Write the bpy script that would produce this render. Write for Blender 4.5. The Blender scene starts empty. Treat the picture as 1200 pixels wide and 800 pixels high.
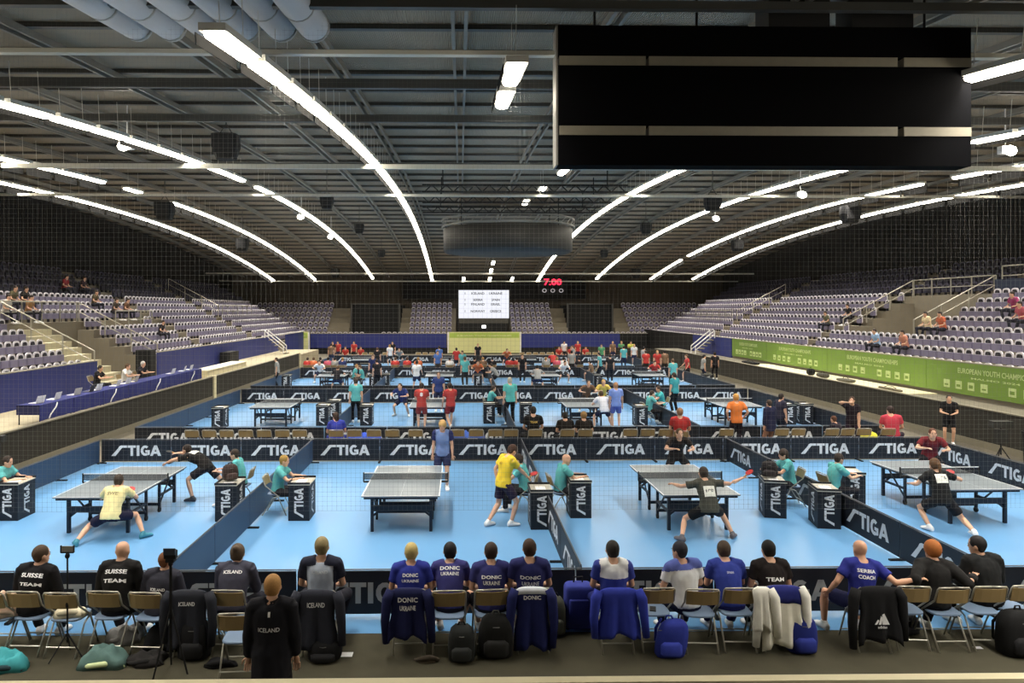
import bpy, bmesh, math, random
import numpy as np
from mathutils import Vector, Matrix, noise as mnoise
from mathutils.bvhtree import BVHTree

random.seed(7)
SC = bpy.context.scene
COL = SC.collection
R = math.radians
V = Vector

# ------------------------------------------------------------------ camera
FPX, CX, CY, EYE = 843.0, 553.0, 363.0, 4.4
YAW = R(0.9)
cam = bpy.data.cameras.new('camera')
cam.sensor_width = 36.0
cam.lens = FPX / 1200 * 36
cam.shift_x = (600 - CX) / 1200
cam.shift_y = (CY - 400) / 1200
cam.clip_end = 300
camo = bpy.data.objects.new('camera', cam)
camo.location = (0, 0, EYE)
camo.rotation_euler = (R(90), 0, -YAW)
COL.objects.link(camo)
SC.camera = camo

# ------------------------------------------------------------------ world, exposure
w = bpy.data.worlds.new('world'); SC.world = w; w.use_nodes = True
w.node_tree.nodes['Background'].inputs[0].default_value = (0.02, 0.022, 0.025, 1)
w.node_tree.nodes['Background'].inputs[1].default_value = 0.3
SC.view_settings.view_transform = 'Standard'
SC.view_settings.look = 'None'
SC.view_settings.gamma = 1.0
SC.view_settings.use_curve_mapping = False
SC.view_settings.exposure = 0.0
SC.cycles.max_bounces = 5
SC.cycles.diffuse_bounces = 3
SC.cycles.glossy_bounces = 2
SC.cycles.transparent_max_bounces = 6
SC.cycles.use_denoising = True
SC.cycles.sample_clamp_indirect = 4.0
TUBE_STRENGTH = 27.0      # emission of the diffuser of each fluorescent fitting
LAMP_W = 50.0            # downlight of each fitting
LAMP_SPREAD = R(100)

# ------------------------------------------------------------------ survey helpers
def at(u, v, z=0.0):
    """ground (or height z) point sighted at photo pixel u, v"""
    d = FPX * (EYE - z) / (v - CY)
    l = (u - CX) * d / FPX
    s, c = math.sin(YAW), math.cos(YAW)
    return V((d * s + l * c, d * c - l * s, z))
def xat(u, Y):
    k = (u - CX) / FPX
    s, c = math.sin(YAW), math.cos(YAW)
    return Y * (s + k * c) / (c - k * s)

# ------------------------------------------------------------------ materials
MATS = {}
def lin(c):
    return tuple(((x / 255) / 12.92 if x / 255 <= 0.04045 else ((x / 255 + 0.055) / 1.055) ** 2.4) for x in c) + (1,)
def M(rgb, rough=0.65, metal=0.0, var=0.10, scale=9.0, spec=0.4, bump=0.0, name=None):
    key = (tuple(rgb), rough, metal, var, scale, spec, bump)
    if key in MATS: return MATS[key]
    m = bpy.data.materials.new(name or 'surface_%d_%d_%d' % tuple(rgb)); m.use_nodes = True
    nt = m.node_tree; b = nt.nodes['Principled BSDF']
    b.inputs['Roughness'].default_value = rough; b.inputs['Metallic'].default_value = metal
    b.inputs['Specular IOR Level'].default_value = spec
    c = lin(rgb)
    if var > 0:
        tc = nt.nodes.new('ShaderNodeTexCoord'); n = nt.nodes.new('ShaderNodeTexNoise')
        n.inputs['Scale'].default_value = scale; n.inputs['Detail'].default_value = 3
        nt.links.new(tc.outputs['Object'], n.inputs['Vector'])
        r = nt.nodes.new('ShaderNodeMix'); r.data_type = 'RGBA'
        r.inputs[6].default_value = tuple(x * (1 - var) for x in c[:3]) + (1,)
        r.inputs[7].default_value = tuple(min(1, x * (1 + var)) for x in c[:3]) + (1,)
        nt.links.new(n.outputs['Fac'], r.inputs[0]); nt.links.new(r.outputs[2], b.inputs['Base Color'])
        if bump:
            bp = nt.nodes.new('ShaderNodeBump'); bp.inputs['Strength'].default_value = bump
            nt.links.new(n.outputs['Fac'], bp.inputs['Height']); nt.links.new(bp.outputs[0], b.inputs['Normal'])
    else:
        b.inputs['Base Color'].default_value = c
    MATS[key] = m
    return m
def cloth(rgb): return M(rgb, 0.85, 0, 0.16, 11, 0.2, 0.3)
def emis(name, rgb, s, base=None):
    m = bpy.data.materials.new(name); m.use_nodes = True
    b = m.node_tree.nodes['Principled BSDF']
    b.inputs['Base Color'].default_value = lin(base or rgb)
    b.inputs['Emission Color'].default_value = lin(rgb); b.inputs['Emission Strength'].default_value = s
    return m
def wave_mat(name, rgb, rgb2, scale, rough=0.6, axis='X', bump=0.4, metal=0.0):
    """corrugated / slatted sheet: fine relief and grain of a ribbed surface"""
    m = bpy.data.materials.new(name); m.use_nodes = True; nt = m.node_tree; b = nt.nodes['Principled BSDF']
    b.inputs['Roughness'].default_value = rough; b.inputs['Metallic'].default_value = metal
    tc = nt.nodes.new('ShaderNodeTexCoord'); wv = nt.nodes.new('ShaderNodeTexWave'); wv.bands_direction = axis
    wv.inputs['Scale'].default_value = scale
    nz = nt.nodes.new('ShaderNodeTexNoise'); nz.inputs['Scale'].default_value = 0.7; nz.inputs['Detail'].default_value = 5
    nt.links.new(tc.outputs['Object'], wv.inputs['Vector']); nt.links.new(tc.outputs['Object'], nz.inputs['Vector'])
    mx = nt.nodes.new('ShaderNodeMix'); mx.data_type = 'RGBA'; mx.inputs[6].default_value = lin(rgb); mx.inputs[7].default_value = lin(rgb2)
    nt.links.new(nz.outputs['Fac'], mx.inputs[0]); nt.links.new(mx.outputs[2], b.inputs['Base Color'])
    bp = nt.nodes.new('ShaderNodeBump'); bp.inputs['Strength'].default_value = bump; bp.inputs['Distance'].default_value = 0.05
    nt.links.new(wv.outputs['Fac'], bp.inputs['Height']); nt.links.new(bp.outputs[0], b.inputs['Normal'])
    return m

# ------------------------------------------------------------------ mesh builder
class MB:
    def __init__(self): self.v = []; self.f = []; self.m = []
    def add(self, vs, fs, mi=0):
        o = len(self.v); self.v += [tuple(p) for p in vs]
        for f in fs: self.f.append([i + o for i in f]); self.m.append(mi)
        return self
    def box(self, x0, x1, y0, y1, z0, z1, mi=0, mat=None):
        vs = [V((x, y, z)) for z in (z0, z1) for y in (y0, y1) for x in (x0, x1)]
        if mat is not None: vs = [mat @ p for p in vs]
        return self.add(vs, [(0, 2, 3, 1), (4, 5, 7, 6), (0, 1, 5, 4), (2, 6, 7, 3), (0, 4, 6, 2), (1, 3, 7, 5)], mi)
    def bar(self, a, b, wx, wz, mi=0, up=V((0, 0, 1))):
        a, b = V(a), V(b); d = (b - a).normalized()
        s = d.cross(up); s = V((1, 0, 0)) if s.length < 1e-5 else s.normalized(); t = s.cross(d)
        vs = [p + s * sx * wx / 2 + t * sz * wz / 2 for p in (a, b) for sz in (-1, 1) for sx in (-1, 1)]
        return self.add(vs, [(0, 2, 3, 1), (4, 5, 7, 6), (0, 1, 5, 4), (2, 6, 7, 3), (0, 4, 6, 2), (1, 3, 7, 5)], mi)
    def tube(self, pts, r, n=8, mi=0, cap=True):
        pts = [V(p) for p in pts]; rs = r if isinstance(r, (list, tuple)) else [r] * len(pts)
        rings = []
        u = None
        for i, p in enumerate(pts):
            d = (pts[min(i + 1, len(pts) - 1)] - pts[max(i - 1, 0)]).normalized()
            if u is None:
                u = d.orthogonal().normalized()
            else:
                u = (u - d * u.dot(d)); u = u.normalized() if u.length > 1e-6 else d.orthogonal().normalized()
            rings.append((p, u, d.cross(u), rs[i], rs[i]))
        return self.loft(rings, n, mi, cap)
    def loft(self, rings, n=10, mi=0, cap=True, power=1.0):
        o = len(self.v)
        for c, ux, uy, rx, ry in rings:
            for k in range(n):
                a = 2 * math.pi * k / n; ca, sa = math.cos(a), math.sin(a)
                if power != 1.0:
                    ca = math.copysign(abs(ca) ** power, ca); sa = math.copysign(abs(sa) ** power, sa)
                self.v.append(tuple(V(c) + ux * (rx * ca) + uy * (ry * sa)))
        for i in range(len(rings) - 1):
            for k in range(n):
                k2 = (k + 1) % n
                self.f.append([o + i * n + k, o + i * n + k2, o + (i + 1) * n + k2, o + (i + 1) * n + k]); self.m.append(mi)
        if cap:
            self.f.append([o + k for k in reversed(range(n))]); self.m.append(mi)
            self.f.append([o + (len(rings) - 1) * n + k for k in range(n)]); self.m.append(mi)
        return self
    def ball(self, c, rx, ry, rz, n=12, m=8, mi=0, rot=None):
        c = V(c); X, Y, Z = (rot @ V((1, 0, 0)), rot @ V((0, 1, 0)), rot @ V((0, 0, 1))) if rot is not None else (V((1, 0, 0)), V((0, 1, 0)), V((0, 0, 1)))
        rings = []
        for i in range(m + 1):
            t = -math.pi / 2 + math.pi * i / m; t = max(-1.5, min(1.5, t))
            rings.append((c + Z * (rz * math.sin(t)), X, Y, rx * math.cos(t), ry * math.cos(t)))
        return self.loft(rings, n, mi)
    def prism(self, poly, y0, y1, mi=0):
        """polygon in x,z pushed along y"""
        n = len(poly)
        vs = [(x, y0, z) for x, z in poly] + [(x, y1, z) for x, z in poly]
        fs = [list(range(n)), list(range(2 * n - 1, n - 1, -1))] + [(i, i + n, (i + 1) % n + n, (i + 1) % n) for i in range(n)]
        return self.add(vs, fs, mi)
    def mesh(self, name, mats=(), smooth=False):
        me = bpy.data.meshes.new(name); me.from_pydata(self.v, [], self.f)
        for m in mats: me.materials.append(m)
        if len(mats) > 1: me.polygons.foreach_set('material_index', self.m)
        bm = bmesh.new(); bm.from_mesh(me); bmesh.ops.recalc_face_normals(bm, faces=bm.faces); bm.to_mesh(me); bm.free()
        if smooth: me.polygons.foreach_set('use_smooth', [True] * len(me.polygons))
        me.update(); return me
    def build(self, name, mats, parent=None, smooth=False, **kw):
        if not isinstance(mats, (list, tuple)): mats = [mats]
        return ob(name, self.mesh(name, mats, smooth), parent, **kw)

def ob(name, me, parent=None, loc=None, rz=None, label=None, cat=None, group=None, kind=None):
    o = bpy.data.objects.new(name, me); COL.objects.link(o)
    if parent is not None: o.parent = parent
    if loc is not None: o.location = loc
    if rz is not None: o.rotation_euler.z = rz
    return tag(o, label, cat, group, kind)
def tag(o, label=None, cat=None, group=None, kind=None):
    if label: o['label'] = label
    if cat: o['category'] = cat
    if group: o['group'] = group
    if kind: o['kind'] = kind
    return o
def thing(name, label, cat, loc=(0, 0, 0), rz=0.0, group=None, sc=None):
    o = ob(name, None, None, loc, rz, label, cat, group)
    o.empty_display_size = 0.1
    if sc: o.scale = (sc, sc, sc)
    return o
def copytree(o, parent=None, **kw):
    c = o.copy(); COL.objects.link(c)
    if parent is not None: c.parent = parent
    for ch in list(o.children): copytree(ch, c)
    if 'loc' in kw: c.location = kw['loc']
    if 'rz' in kw: c.rotation_euler = (0, 0, kw['rz'])
    return tag(c, kw.get('label'), kw.get('cat'), kw.get('group'))
ORD = 'first second third fourth fifth sixth seventh eighth ninth tenth eleventh twelfth thirteenth fourteenth fifteenth sixteenth seventeenth eighteenth nineteenth twentieth'.split()
def nth(i):
    if i < 20: return ORD[i]
    k = i + 1
    return '%d%s' % (k, {1: 'st', 2: 'nd', 3: 'rd'}.get(k % 10, 'th') if k % 100 not in (11, 12, 13) else 'th')

# lettering -----------------------------------------------------------------
_TX = {}
def text_verts(s, bold=0.02):
    """flat outline mesh of a string: unit cap height, centred; (verts, faces, width)"""
    if s in _TX: return _TX[s]
    cu = bpy.data.curves.new('t', 'FONT'); cu.body = s; cu.size = 1.0; cu.align_x = 'CENTER'; cu.offset = bold; cu.resolution_u = 2
    o = bpy.data.objects.new('t', cu); COL.objects.link(o)
    dg = bpy.context.evaluated_depsgraph_get()
    me = bpy.data.meshes.new_from_object(o.evaluated_get(dg))
    vs = np.array([v.co[:2] for v in me.vertices]) if len(me.vertices) else np.zeros((1, 2))
    fs = [list(p.vertices) for p in me.polygons]
    bpy.data.objects.remove(o); bpy.data.curves.remove(cu); bpy.data.meshes.remove(me)
    lo, hi = vs.min(0), vs.max(0)
    vs = (vs - np.array([(lo[0] + hi[0]) / 2, lo[1]])) / (hi[1] - lo[1])
    _TX[s] = (vs, fs, (hi[0] - lo[0]) / (hi[1] - lo[1]))
    return _TX[s]
def text_flat(mb, s, x, y, z, h, wmax=None, mi=0, f=None):
    """text standing in the xz plane facing -y, centred at x, base at z; f maps (x,z)->point"""
    vs, fs, wd = text_verts(s); k = h if wmax is None else wmax / wd
    pts = [(f(x + a * k, z + b * h) if f else (x + a * k, y, z + b * h)) for a, b in vs]
    return mb.add(pts, fs, mi)

# slashed-S sports logo, unit height, width 4.7, in strokes
def logo_strokes():
    q = []
    q.append([(0.0, 0.0), (0.42, 0.0), (1.02, 0.74), (0.68, 0.74)])
    q.append([(0.66, 0.72), (1.02, 0.72), (1.08, 0.78), (0.78, 0.92)])
    q.append([(0.78, 0.92), (1.08, 0.78), (1.52, 0.78), (1.52, 1.0), (0.95, 1.0)])
    q.append([(1.58, 0.78), (2.38, 0.78), (2.38, 1.0), (1.58, 1.0)])
    q.append([(1.86, 0.0), (2.12, 0.0), (2.12, 0.8), (1.86, 0.8)])
    q.append([(2.46, 0.0), (2.72, 0.0), (2.72, 1.0), (2.46, 1.0)])
    cx, cz = 3.28, 0.5
    for i in range(9):
        a0, a1 = R(48 + i * 29), R(48 + (i + 1) * 29)
        q.append([(cx + 0.44 * math.cos(a0), cz + 0.5 * math.sin(a0)), (cx + 0.44 * math.cos(a1), cz + 0.5 * math.sin(a1)),
                  (cx + 0.19 * math.cos(a1), cz + 0.27 * math.sin(a1)), (cx + 0.19 * math.cos(a0), cz + 0.27 * math.sin(a0))])
    q.append([(3.3, 0.34), (3.72, 0.34), (3.72, 0.54), (3.3, 0.54)])
    q.append([(3.5, 0.05), (3.72, 0.12), (3.72, 0.4), (3.5, 0.4)])
    q.append([(3.76, 0.0), (4.02, 0.0), (4.42, 1.0), (4.14, 1.0)])
    q.append([(4.14, 1.0), (4.42, 1.0), (4.82, 0.0), (4.52, 0.0)])
    q.append([(4.0, 0.2), (4.6, 0.2), (4.56, 0.4), (4.06, 0.4)])
    return q
LOGO = logo_strokes()
def logo(mb, h, f, width=None, mi=0):
    """f maps local (x centred, z from 0) to a point"""
    kx = h if width is None else width / 4.82
    for q in LOGO: mb.add([f((x - 2.41) * kx, z * h) for x, z in q], [list(range(len(q)))], mi)
    return mb
# ================================================================== the hall
XL, XR, YB, YF = -24.8, 28.8, -8.0, 78.5          # side walls, wall behind the camera, far wall
def zroof(y): return 10.9 - 0.00185 * (y - 40) ** 2
def zlamp(y): return 9.9 - 0.00225 * (y - 40) ** 2
def struct(name, mb, mats, parent=None, smooth=False):
    o = mb.build(name, mats, parent, smooth)
    if parent is None: o['kind'] = 'structure'
    return o

m_conc = M((108, 102, 88), 0.55, 0, 0.12, 1.5, name='worn_concrete')
m_carpet = M((72, 69, 56), 0.9, 0, 0.22, 3.0, 0.15, 0.2, name='dark_olive_carpet')
m_blue = M((104, 156, 204), 0.30, 0, 0.05, 0.8, 0.5, name='light_blue_sports_vinyl')
m_deck = wave_mat('corrugated_roof_deck', (120, 109, 92), (146, 134, 117), 8.0, 0.7, 'X', 0.5)
m_steel = M((78, 78, 76), 0.5, 0.3, 0.15, 2.0, name='dark_painted_steel')
m_steel2 = M((120, 118, 112), 0.5, 0.3, 0.12, 2.0, name='grey_steel')
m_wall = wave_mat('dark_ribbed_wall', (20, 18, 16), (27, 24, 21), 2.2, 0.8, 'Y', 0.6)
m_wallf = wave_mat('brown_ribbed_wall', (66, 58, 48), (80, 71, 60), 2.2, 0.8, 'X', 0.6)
m_black = M((14, 14, 16), 0.7, name='matt_black')
m_tread = M((128, 120, 104), 0.8, 0, 0.12, 2.0, name='stand_concrete')
m_bluewall = M((40, 50, 118), 0.55, 0, 0.06, 1.0, name='royal_blue_panel')
m_navy = M((30, 40, 62), 0.5, 0, 0.08, 2.0, name='navy_vinyl')
m_board = M((44, 42, 36), 0.75, 0, 0.12, 2.0, name='grey_brown_board_cover')
m_cream = M((225, 215, 180), 0.6, 0, 0.06, 2.0, name='cream_panel')
m_kick = M((128, 122, 104), 0.6, name='worn_kick_strip')
m_white = M((235, 235, 235), 0.5, 0, 0.03, 5, name='white_paint')
m_chrome = M((190, 186, 176), 0.3, 0.7, 0.05, 5, name='steel_tube')
m_rail = M((165, 160, 145), 0.45, 0.3, 0.05, 5, name='handrail_paint')

struct('floor', MB().box(XL - .3, XR + .3, YB, YF + 8, -0.2, 0.0), m_conc)
fc = MB().box(-14, 18.5, 6.3, 9.78, 0.0, 0.012); struct('floor_carpet', fc, m_carpet)
ROWS = [(10.3, 20.8), (22.9, 33.9), (35.4, 46.4), (47.9, 58.9)]
DIV = [-10.3, -4.25, 1.75, 7.7, 13.6]
for i, (y0, y1) in enumerate(ROWS):
    o = MB().box(DIV[0] - .1, DIV[4] + .1, (9.78 if i == 0 else y0 - .3), y1 + .1, 0.0, 0.015).build('floor_court', m_blue)
    o['kind'] = 'structure'

# roof: arched deck, cross purlins and long ribs
mb = MB(); ys = [YB + (YF - YB) * i / 60 for i in range(61)]
for i in range(60):
    a, b = ys[i], ys[i + 1]
    vs = [(XL, a, zroof(a)), (XR, a, zroof(a)), (XR, b, zroof(b)), (XL, b, zroof(b))]
    vs += [(x, y, z + 0.2) for x, y, z in vs]
    mb.add(vs, [(0, 3, 2, 1), (4, 5, 6, 7), (0, 1, 5, 4), (2, 3, 7, 6), (0, 4, 7, 3), (1, 2, 6, 5)])
roof = struct('ceiling', mb, m_deck)
pme = MB().box(XL, XR, -.03, .03, -.09, 0.0).box(XL, XR, -.06, .06, -.105, -.09).mesh('purlin', [m_steel])
y = 6.0
while y < 77.5:
    o = ob('purlin', pme, roof, (0, y, zroof(y))); y += 1.75
def rib(x, wdt, dep, mat, name):
    mb = MB()
    for i in range(6, 60):
        a, b = ys[i], ys[i + 1]
        za, zb = zroof(a) - .105, zroof(b) - .105
        vs = [(x - wdt, a, za), (x + wdt, a, za), (x + wdt, b, zb), (x - wdt, b, zb)]
        vs += [(p, q, r - dep) for p, q, r in vs]
        mb.add(vs, [(0, 1, 2, 3), (4, 7, 6, 5), (0, 4, 5, 1), (2, 6, 7, 3), (0, 3, 7, 4), (1, 5, 6, 2)])
    return struct(name, mb, mat, roof)
x = -23.6
while x < 28:
    rib(x - .11, .03, .13, m_steel2, 'roof_rib'); rib(x + .11, .03, .13, m_steel2, 'roof_rib'); x += 2.62
# cross members: light trays hung under the roof, full width
def crossbar(y, z, h, d, mat, name='roof_tray'):
    struct(name, MB().box(XL + .5, XR - .5, y - d / 2, y + d / 2, z - h, z), mat, roof)
m_tray = M((196, 194, 182), 0.45, 0.0, 0.05, 2, name='white_cable_tray')
for (yy, zz, h, mt) in ((11.2, 8.42, .07, m_tray), (23.6, 9.16, .15, m_tray), (31.5, 9.45, .10, m_tray), (10.6, 8.95, .12, m_steel), (15.5, 9.35, .2, m_steel), (20, 9.8, .2, m_steel), (28.5, 10.2, .25, m_steel), (69.0, 7.95, .14, m_tray), (73.0, 7.35, .10, m_tray)):
    crossbar(yy, zz, h, .12, mt)

# walls
struct('wall_left', MB().box(XL - .3, XL, YB, YF, 0, 9.6).box(XL - .3, XL, YB, YF, 9.6, 10.9), m_wall)
struct('wall_right', MB().box(XR, XR + .3, YB, YF, 0, 10.9), m_wall)
struct('wall_far', MB().box(XL, XR, YF, YF + .3, 0, 10.5), m_wallf)
struct('wall_near', MB().box(XL, XR, YB - .3, YB, 0, 10.5), m_wall)

# ------------------------------------------------------------------ stands
NR, TD, RS = 12, 0.78, 0.42
ZS = 1.72
def lstep(k): return -15.2 - TD * k
def rstep(k): return 18.9 + TD * k
mb = MB()
LV = (30.2, 36.2)                      # stairway gap in the left stand
for k in range(NR):
    for (a, b) in (((8, 73.5),) if k >= 5 else ((8, LV[0]), (LV[1], 73.5))):
        mb.box(lstep(k + 1), lstep(k), a, b, 0.0, ZS + RS * k)
mb.box(XL, lstep(NR), 8, 73.5, 0, ZS + RS * NR)
mb.box(lstep(5), lstep(0) , LV[0], LV[1], 0, 1.0)
struct('stand_left', mb, m_tread)
RV = (33.5, 39.5)
mb = MB()
for k in range(NR):
    for (a, b) in (((8, 73.5),) if k < 3 or k > 7 else ((8, RV[0]), (RV[1], 73.5))):
        mb.box(rstep(k), rstep(k + 1), a, b, 0.0, ZS + .1 + RS * k)
mb.box(rstep(NR), XR, 8, 73.5, 0, ZS + RS * NR)
mb.box(rstep(3), rstep(8), RV[0], RV[1], 0, 2.2)
struct('stand_right', mb, m_tread)
mb = MB()
DOORS = ((-11.2, -6.4), (11.2, 15.7))
FR, FT = 7, 0.8
for k in range(FR):
    segs = ((-22, -11.4), (-6.2, -.5), (5.2, 11.0), (15.9, 26)) if k else ((-22, -.5), (5.2, 26))
    for a, b in segs:
        mb.box(a, b, 72.1 + FT * k, 72.1 + FT * (k + 1), 0, 1.55 + .5 * k)
struct('stand_far', mb, m_tread)
struct('doorway_recess', MB().box(-11.6, -6.0, 77.6, 78, 1.5, 4.9).box(10.8, 16.1, 77.6, 78, 1.5, 4.9), m_black)
for i, (a, b) in enumerate(DOORS):
    o = struct('door_%d' % (i + 1), MB().box(a, b, 74.6, 74.8, 1.9, 4.95), m_black)
    struct('door_frame', MB().box(a - .15, a, 74.4, 74.8, 1.9, 5.05).box(b, b + .15, 74.4, 74.8, 1.9, 5.05).box(a, b, 74.4, 74.8, 4.95, 5.05), m_steel, o)

# ledges between the rink boards and the stand fronts
struct('ledge_left', MB().box(-15.2, -12.2, 8, 62, 0.0, 1.0), M((168, 158, 132), 0.7, 0, .1, 1.5, name='pale_ledge_deck'))
struct('ledge_right', MB().box(16.8, 18.9, 8, 62, 0.0, 1.08), M((112, 106, 92), 0.7, 0, .1, 1.5, name='grey_ledge_deck'))

# stand fronts (panels)
fl = thing('stand_front', 'royal blue panelled wall under the left spectator stand', 'wall'); fl['kind'] = 'structure'
def panel_run(root, x, y0, y1, z0, z1, n, mat, nm='panel', side=1):
    L = (y1 - y0) / n
    for i in range(n):
        a = y0 + i * L
        MB().box(min(x, x + .08 * side), max(x, x + .08 * side), a + .01, a + L - .01, z0, z1).build(nm, mat, root)
panel_run(fl, -15.2, 14, LV[0], 1.0, 2.27, 7, m_bluewall)
panel_run(fl, -15.2, LV[1], 60.0, 1.0, 2.27, 10, m_bluewall)
panel_run(fl, -15.2, 62.5, 72.0, 0.4, 2.27, 4, m_bluewall)
MB().box(-15.26, -15.1, 14, LV[0], 2.27, 2.31).box(-15.26, -15.1, LV[1], 72, 2.27, 2.31).build('capping', m_rail, fl)
fr = thing('stand_front', 'green banner wall with pale lettering under the right spectator stand', 'wall'); fr['kind'] = 'structure'
m_green = M((118, 150, 62), 0.6, 0, 0.10, 0.6, name='leaf_green_banner')
m_greenl = M((200, 218, 150), 0.6, 0, 0.05, 3, name='pale_green_print')
gy = [14.0, 21.0, 28.8, 36.6, 44.0, 49.6]
for a, b in zip(gy[:-1], gy[1:]):
    p = MB().box(18.82, 18.9, a + .015, b - .015, 1.24, 2.42).build('banner_panel', m_green, fr)
    pr = MB(); f = lambda x, z, a=a, b=b: ((18.812, (a + b) / 2 - x, z))
    text_flat(pr, 'EUROPEAN YOUTH CHAMPIONSHIPS', 0, 0, 2.02, .2, (b - a) * .52, 0, f)
    text_flat(pr, 'MALMO 2024', (b - a) * -.02, 0, 1.84, .07, (b - a) * .3, 0, f)
    pr.build('banner_lettering', m_greenl, p)
    n = 9
    for i in range(n):
        yc = a + (b - a) * (0.16 + 0.68 * i / (n - 1))
        if i == 4: continue
        q = MB().box(18.808, 18.822, yc - .17, yc + .17, 1.42, 1.72).build('sponsor_tile', m_greenl, p)
        MB().box(18.802, 18.809, yc - .1, yc + .1, 1.5, 1.62 - .03 * (i % 3)).build('tile_mark', m_green, q)
panel_run(fr, 18.82, 49.7, 58, .9, 2.42, 4, m_bluewall)
panel_run(fr, 18.82, 58, 73.4, .02, 2.42, 6, m_black)
MB().box(18.8, 18.94, 14, 60, 2.42, 2.46).build('capping', m_rail, fr)
ff = thing('stand_front', 'blue and black panelled wall under the far spectator stand', 'wall'); ff['kind'] = 'structure'
for a, b, mt in ((-15.0, -11.6, m_bluewall), (-11.6, -6, m_bluewall), (-6, -1.4, m_bluewall), (6.1, 11, m_bluewall), (11, 16, m_bluewall), (16, 21, m_black), (21, 25, m_black)):
    MB().box(a + .01, b - .01, 72.0, 72.1, .62, 2.02).build('panel', mt, ff)
MB().box(-15, 25, 72.02, 72.1, 0, .62).build('plinth', m_black, ff)
MB().box(-15, 25, 71.98, 72.1, 2.02, 2.07).build('capping', m_rail, ff)

# rink boards (dasher boards) with cloth cover
def board_run(name, label, x, side, y0, y1, n, top):
    t = thing(name, label, 'rink boards'); t['kind'] = 'structure'
    L = (y1 - y0) / n
    xs = sorted((x, x + .1 * side))
    for i in range(n):
        a = y0 + i * L
        MB().box(xs[0], xs[1], a + .006, a + L - .006, .22, top).build('board_panel', m_board, t)
    MB().box(xs[0] - .02, xs[1] + .02, y0, y1, 0, .22).build('kick_plate', m_kick, t)
    MB().box(xs[0] - .03, xs[1] + .03, y0, y1, top, top + .035).build('board_cap', M((120, 114, 98), .5), t)
    return t
bl = board_run('wall_rink_left', 'grey brown rink boards in front of the blue officials tables', -12.05, -1, 9.0, 53.8, 16, 1.13)
MB().box(-12.2, -11.95, 53.8, 54.0, 0, 1.2).build('end_post', m_cream, bl)
MB().box(-12.16, -11.98, 35.2, 35.5, 0, 1.2).build('gate_post', m_cream, bl)
br = board_run('wall_rink_right', 'grey brown rink boards below the green banner wall', 16.65, 1, 9.0, 54.0, 16, 1.22)
t = thing('wall_rink_corner', 'curved corner of the rink boards at the far end', 'rink boards'); t['kind'] = 'structure'
for i in range(9):
    a0, a1 = R(i * 10), R(i * 10 + 10)
    p0 = V((8.15 + 8.5 * math.cos(a0), 54 + 8.5 * math.sin(a0), 0)); p1 = V((8.15 + 8.5 * math.cos(a1), 54 + 8.5 * math.sin(a1), 0))
    MB().bar(p0 + V((0, 0, .61)), p1 + V((0, 0, .61)), .1, 1.22).build('board_panel', m_board, t)
t = thing('wall_rink_near', 'cream capped rink boards along the bottom of the picture', 'rink boards'); t['kind'] = 'structure'
for i in range(10):
    a = -12 + i * 2.87
    MB().box(a + .006, a + 2.864, 6.05, 6.2, 0.02, 1.13).build('board_panel', m_board, t)
MB().box(-12, 16.7, 6.12, 6.22, 1.13, 1.226).build('board_cap', m_cream, t)

# pale protective sheets and clutter on the right ledge
o = MB()
o.box(16.82, 18.75, 28.0, 43.5, 1.08, 1.115).build('floor_sheet', m_cream, label='cream protective sheet laid on the ledge below the green wall', cat='sheet')
for i, (yy, l, wd, h, c) in enumerate(((43.4, 1.9, .5, .16, (22, 22, 24)), (35.9, .35, .35, .34, (25, 25, 25)), (34.7, .7, .4, .22, (70, 68, 62)), (32.6, 1.0, .5, .15, (92, 90, 80)), (29.2, 1.6, .12, .1, (105, 98, 84)))):
    b = thing('equipment_bag', ['long black case', 'small black ball bag', 'dark grey slumped bag', 'olive grey flat bag', 'brown rolled pole bag'][i] + ' lying on the cream sheet by the green wall', 'bag', (17.6, yy, 1.117))
    MB().loft([(V((0, y * l / 2, h / 2)), V((1, 0, 0)), V((0, 0, 1)), wd / 2 * s, h / 2 * s) for y, s in ((-1, .55), (-.9, .9), (-.3, 1), (.4, .95), (.9, .85), (1, .5))], 10, 0, True, .7).build('bag_body', cloth(c), b, True)
    MB().tube([(0, -l * .25, h), (0, -l * .1, h + .07), (0, l * .1, h + .07), (0, l * .25, h)], .012, 6).build('handle', cloth((20, 20, 20)), b)

# far banners, screen, scoreboard
m_yel = M((222, 222, 160), .7, 0, .06, 2, name='pale_yellow_banner')
def banner(label, x0, x1, y, z0, z1):
    b = thing('event_banner', label, 'banner', ((x0 + x1) / 2, y, z0)); wd = (x1 - x0) / 2; h = z1 - z0
    MB().box(-wd, wd, -.03, .03, 0, h).build('sheet', m_yel, b)
    MB().box(-wd + .15, wd - .15, -.04, -.03, h * .72, h * .95).build('green_band', M((176, 200, 92), .7), b)
    for s in (-1, 1): MB().box(s * wd - .06, s * wd + .06, -.06, .06, 0, h).build('pole', m_white, b)
    t = MB(); text_flat(t, 'EUROPEAN YOUTH CHAMPIONSHIPS', 0, -.045, h * .78, .18, wd * 1.5, 0); t.build('lettering', m_yel, b)
    return b
banner('wide pale yellow banner with green band below the bright screen', -1.25, 6.0, 71.9, .1, 2.2)
banner('narrow pale yellow banner on the far wall near the stairs', -17.3, -14.6, 69.5, .1, 2.3)
b = thing('projection_screen', 'bright white results screen above the far wall', 'screen', (2.35, 72.9, 2.2))
MB().box(-2.55, 2.55, -.05, .05, 1.35, 4.2).build('screen_panel', emis('lit_screen', (244, 246, 255), 1.0, (8, 8, 8)), b)
tx = MB()
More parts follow.
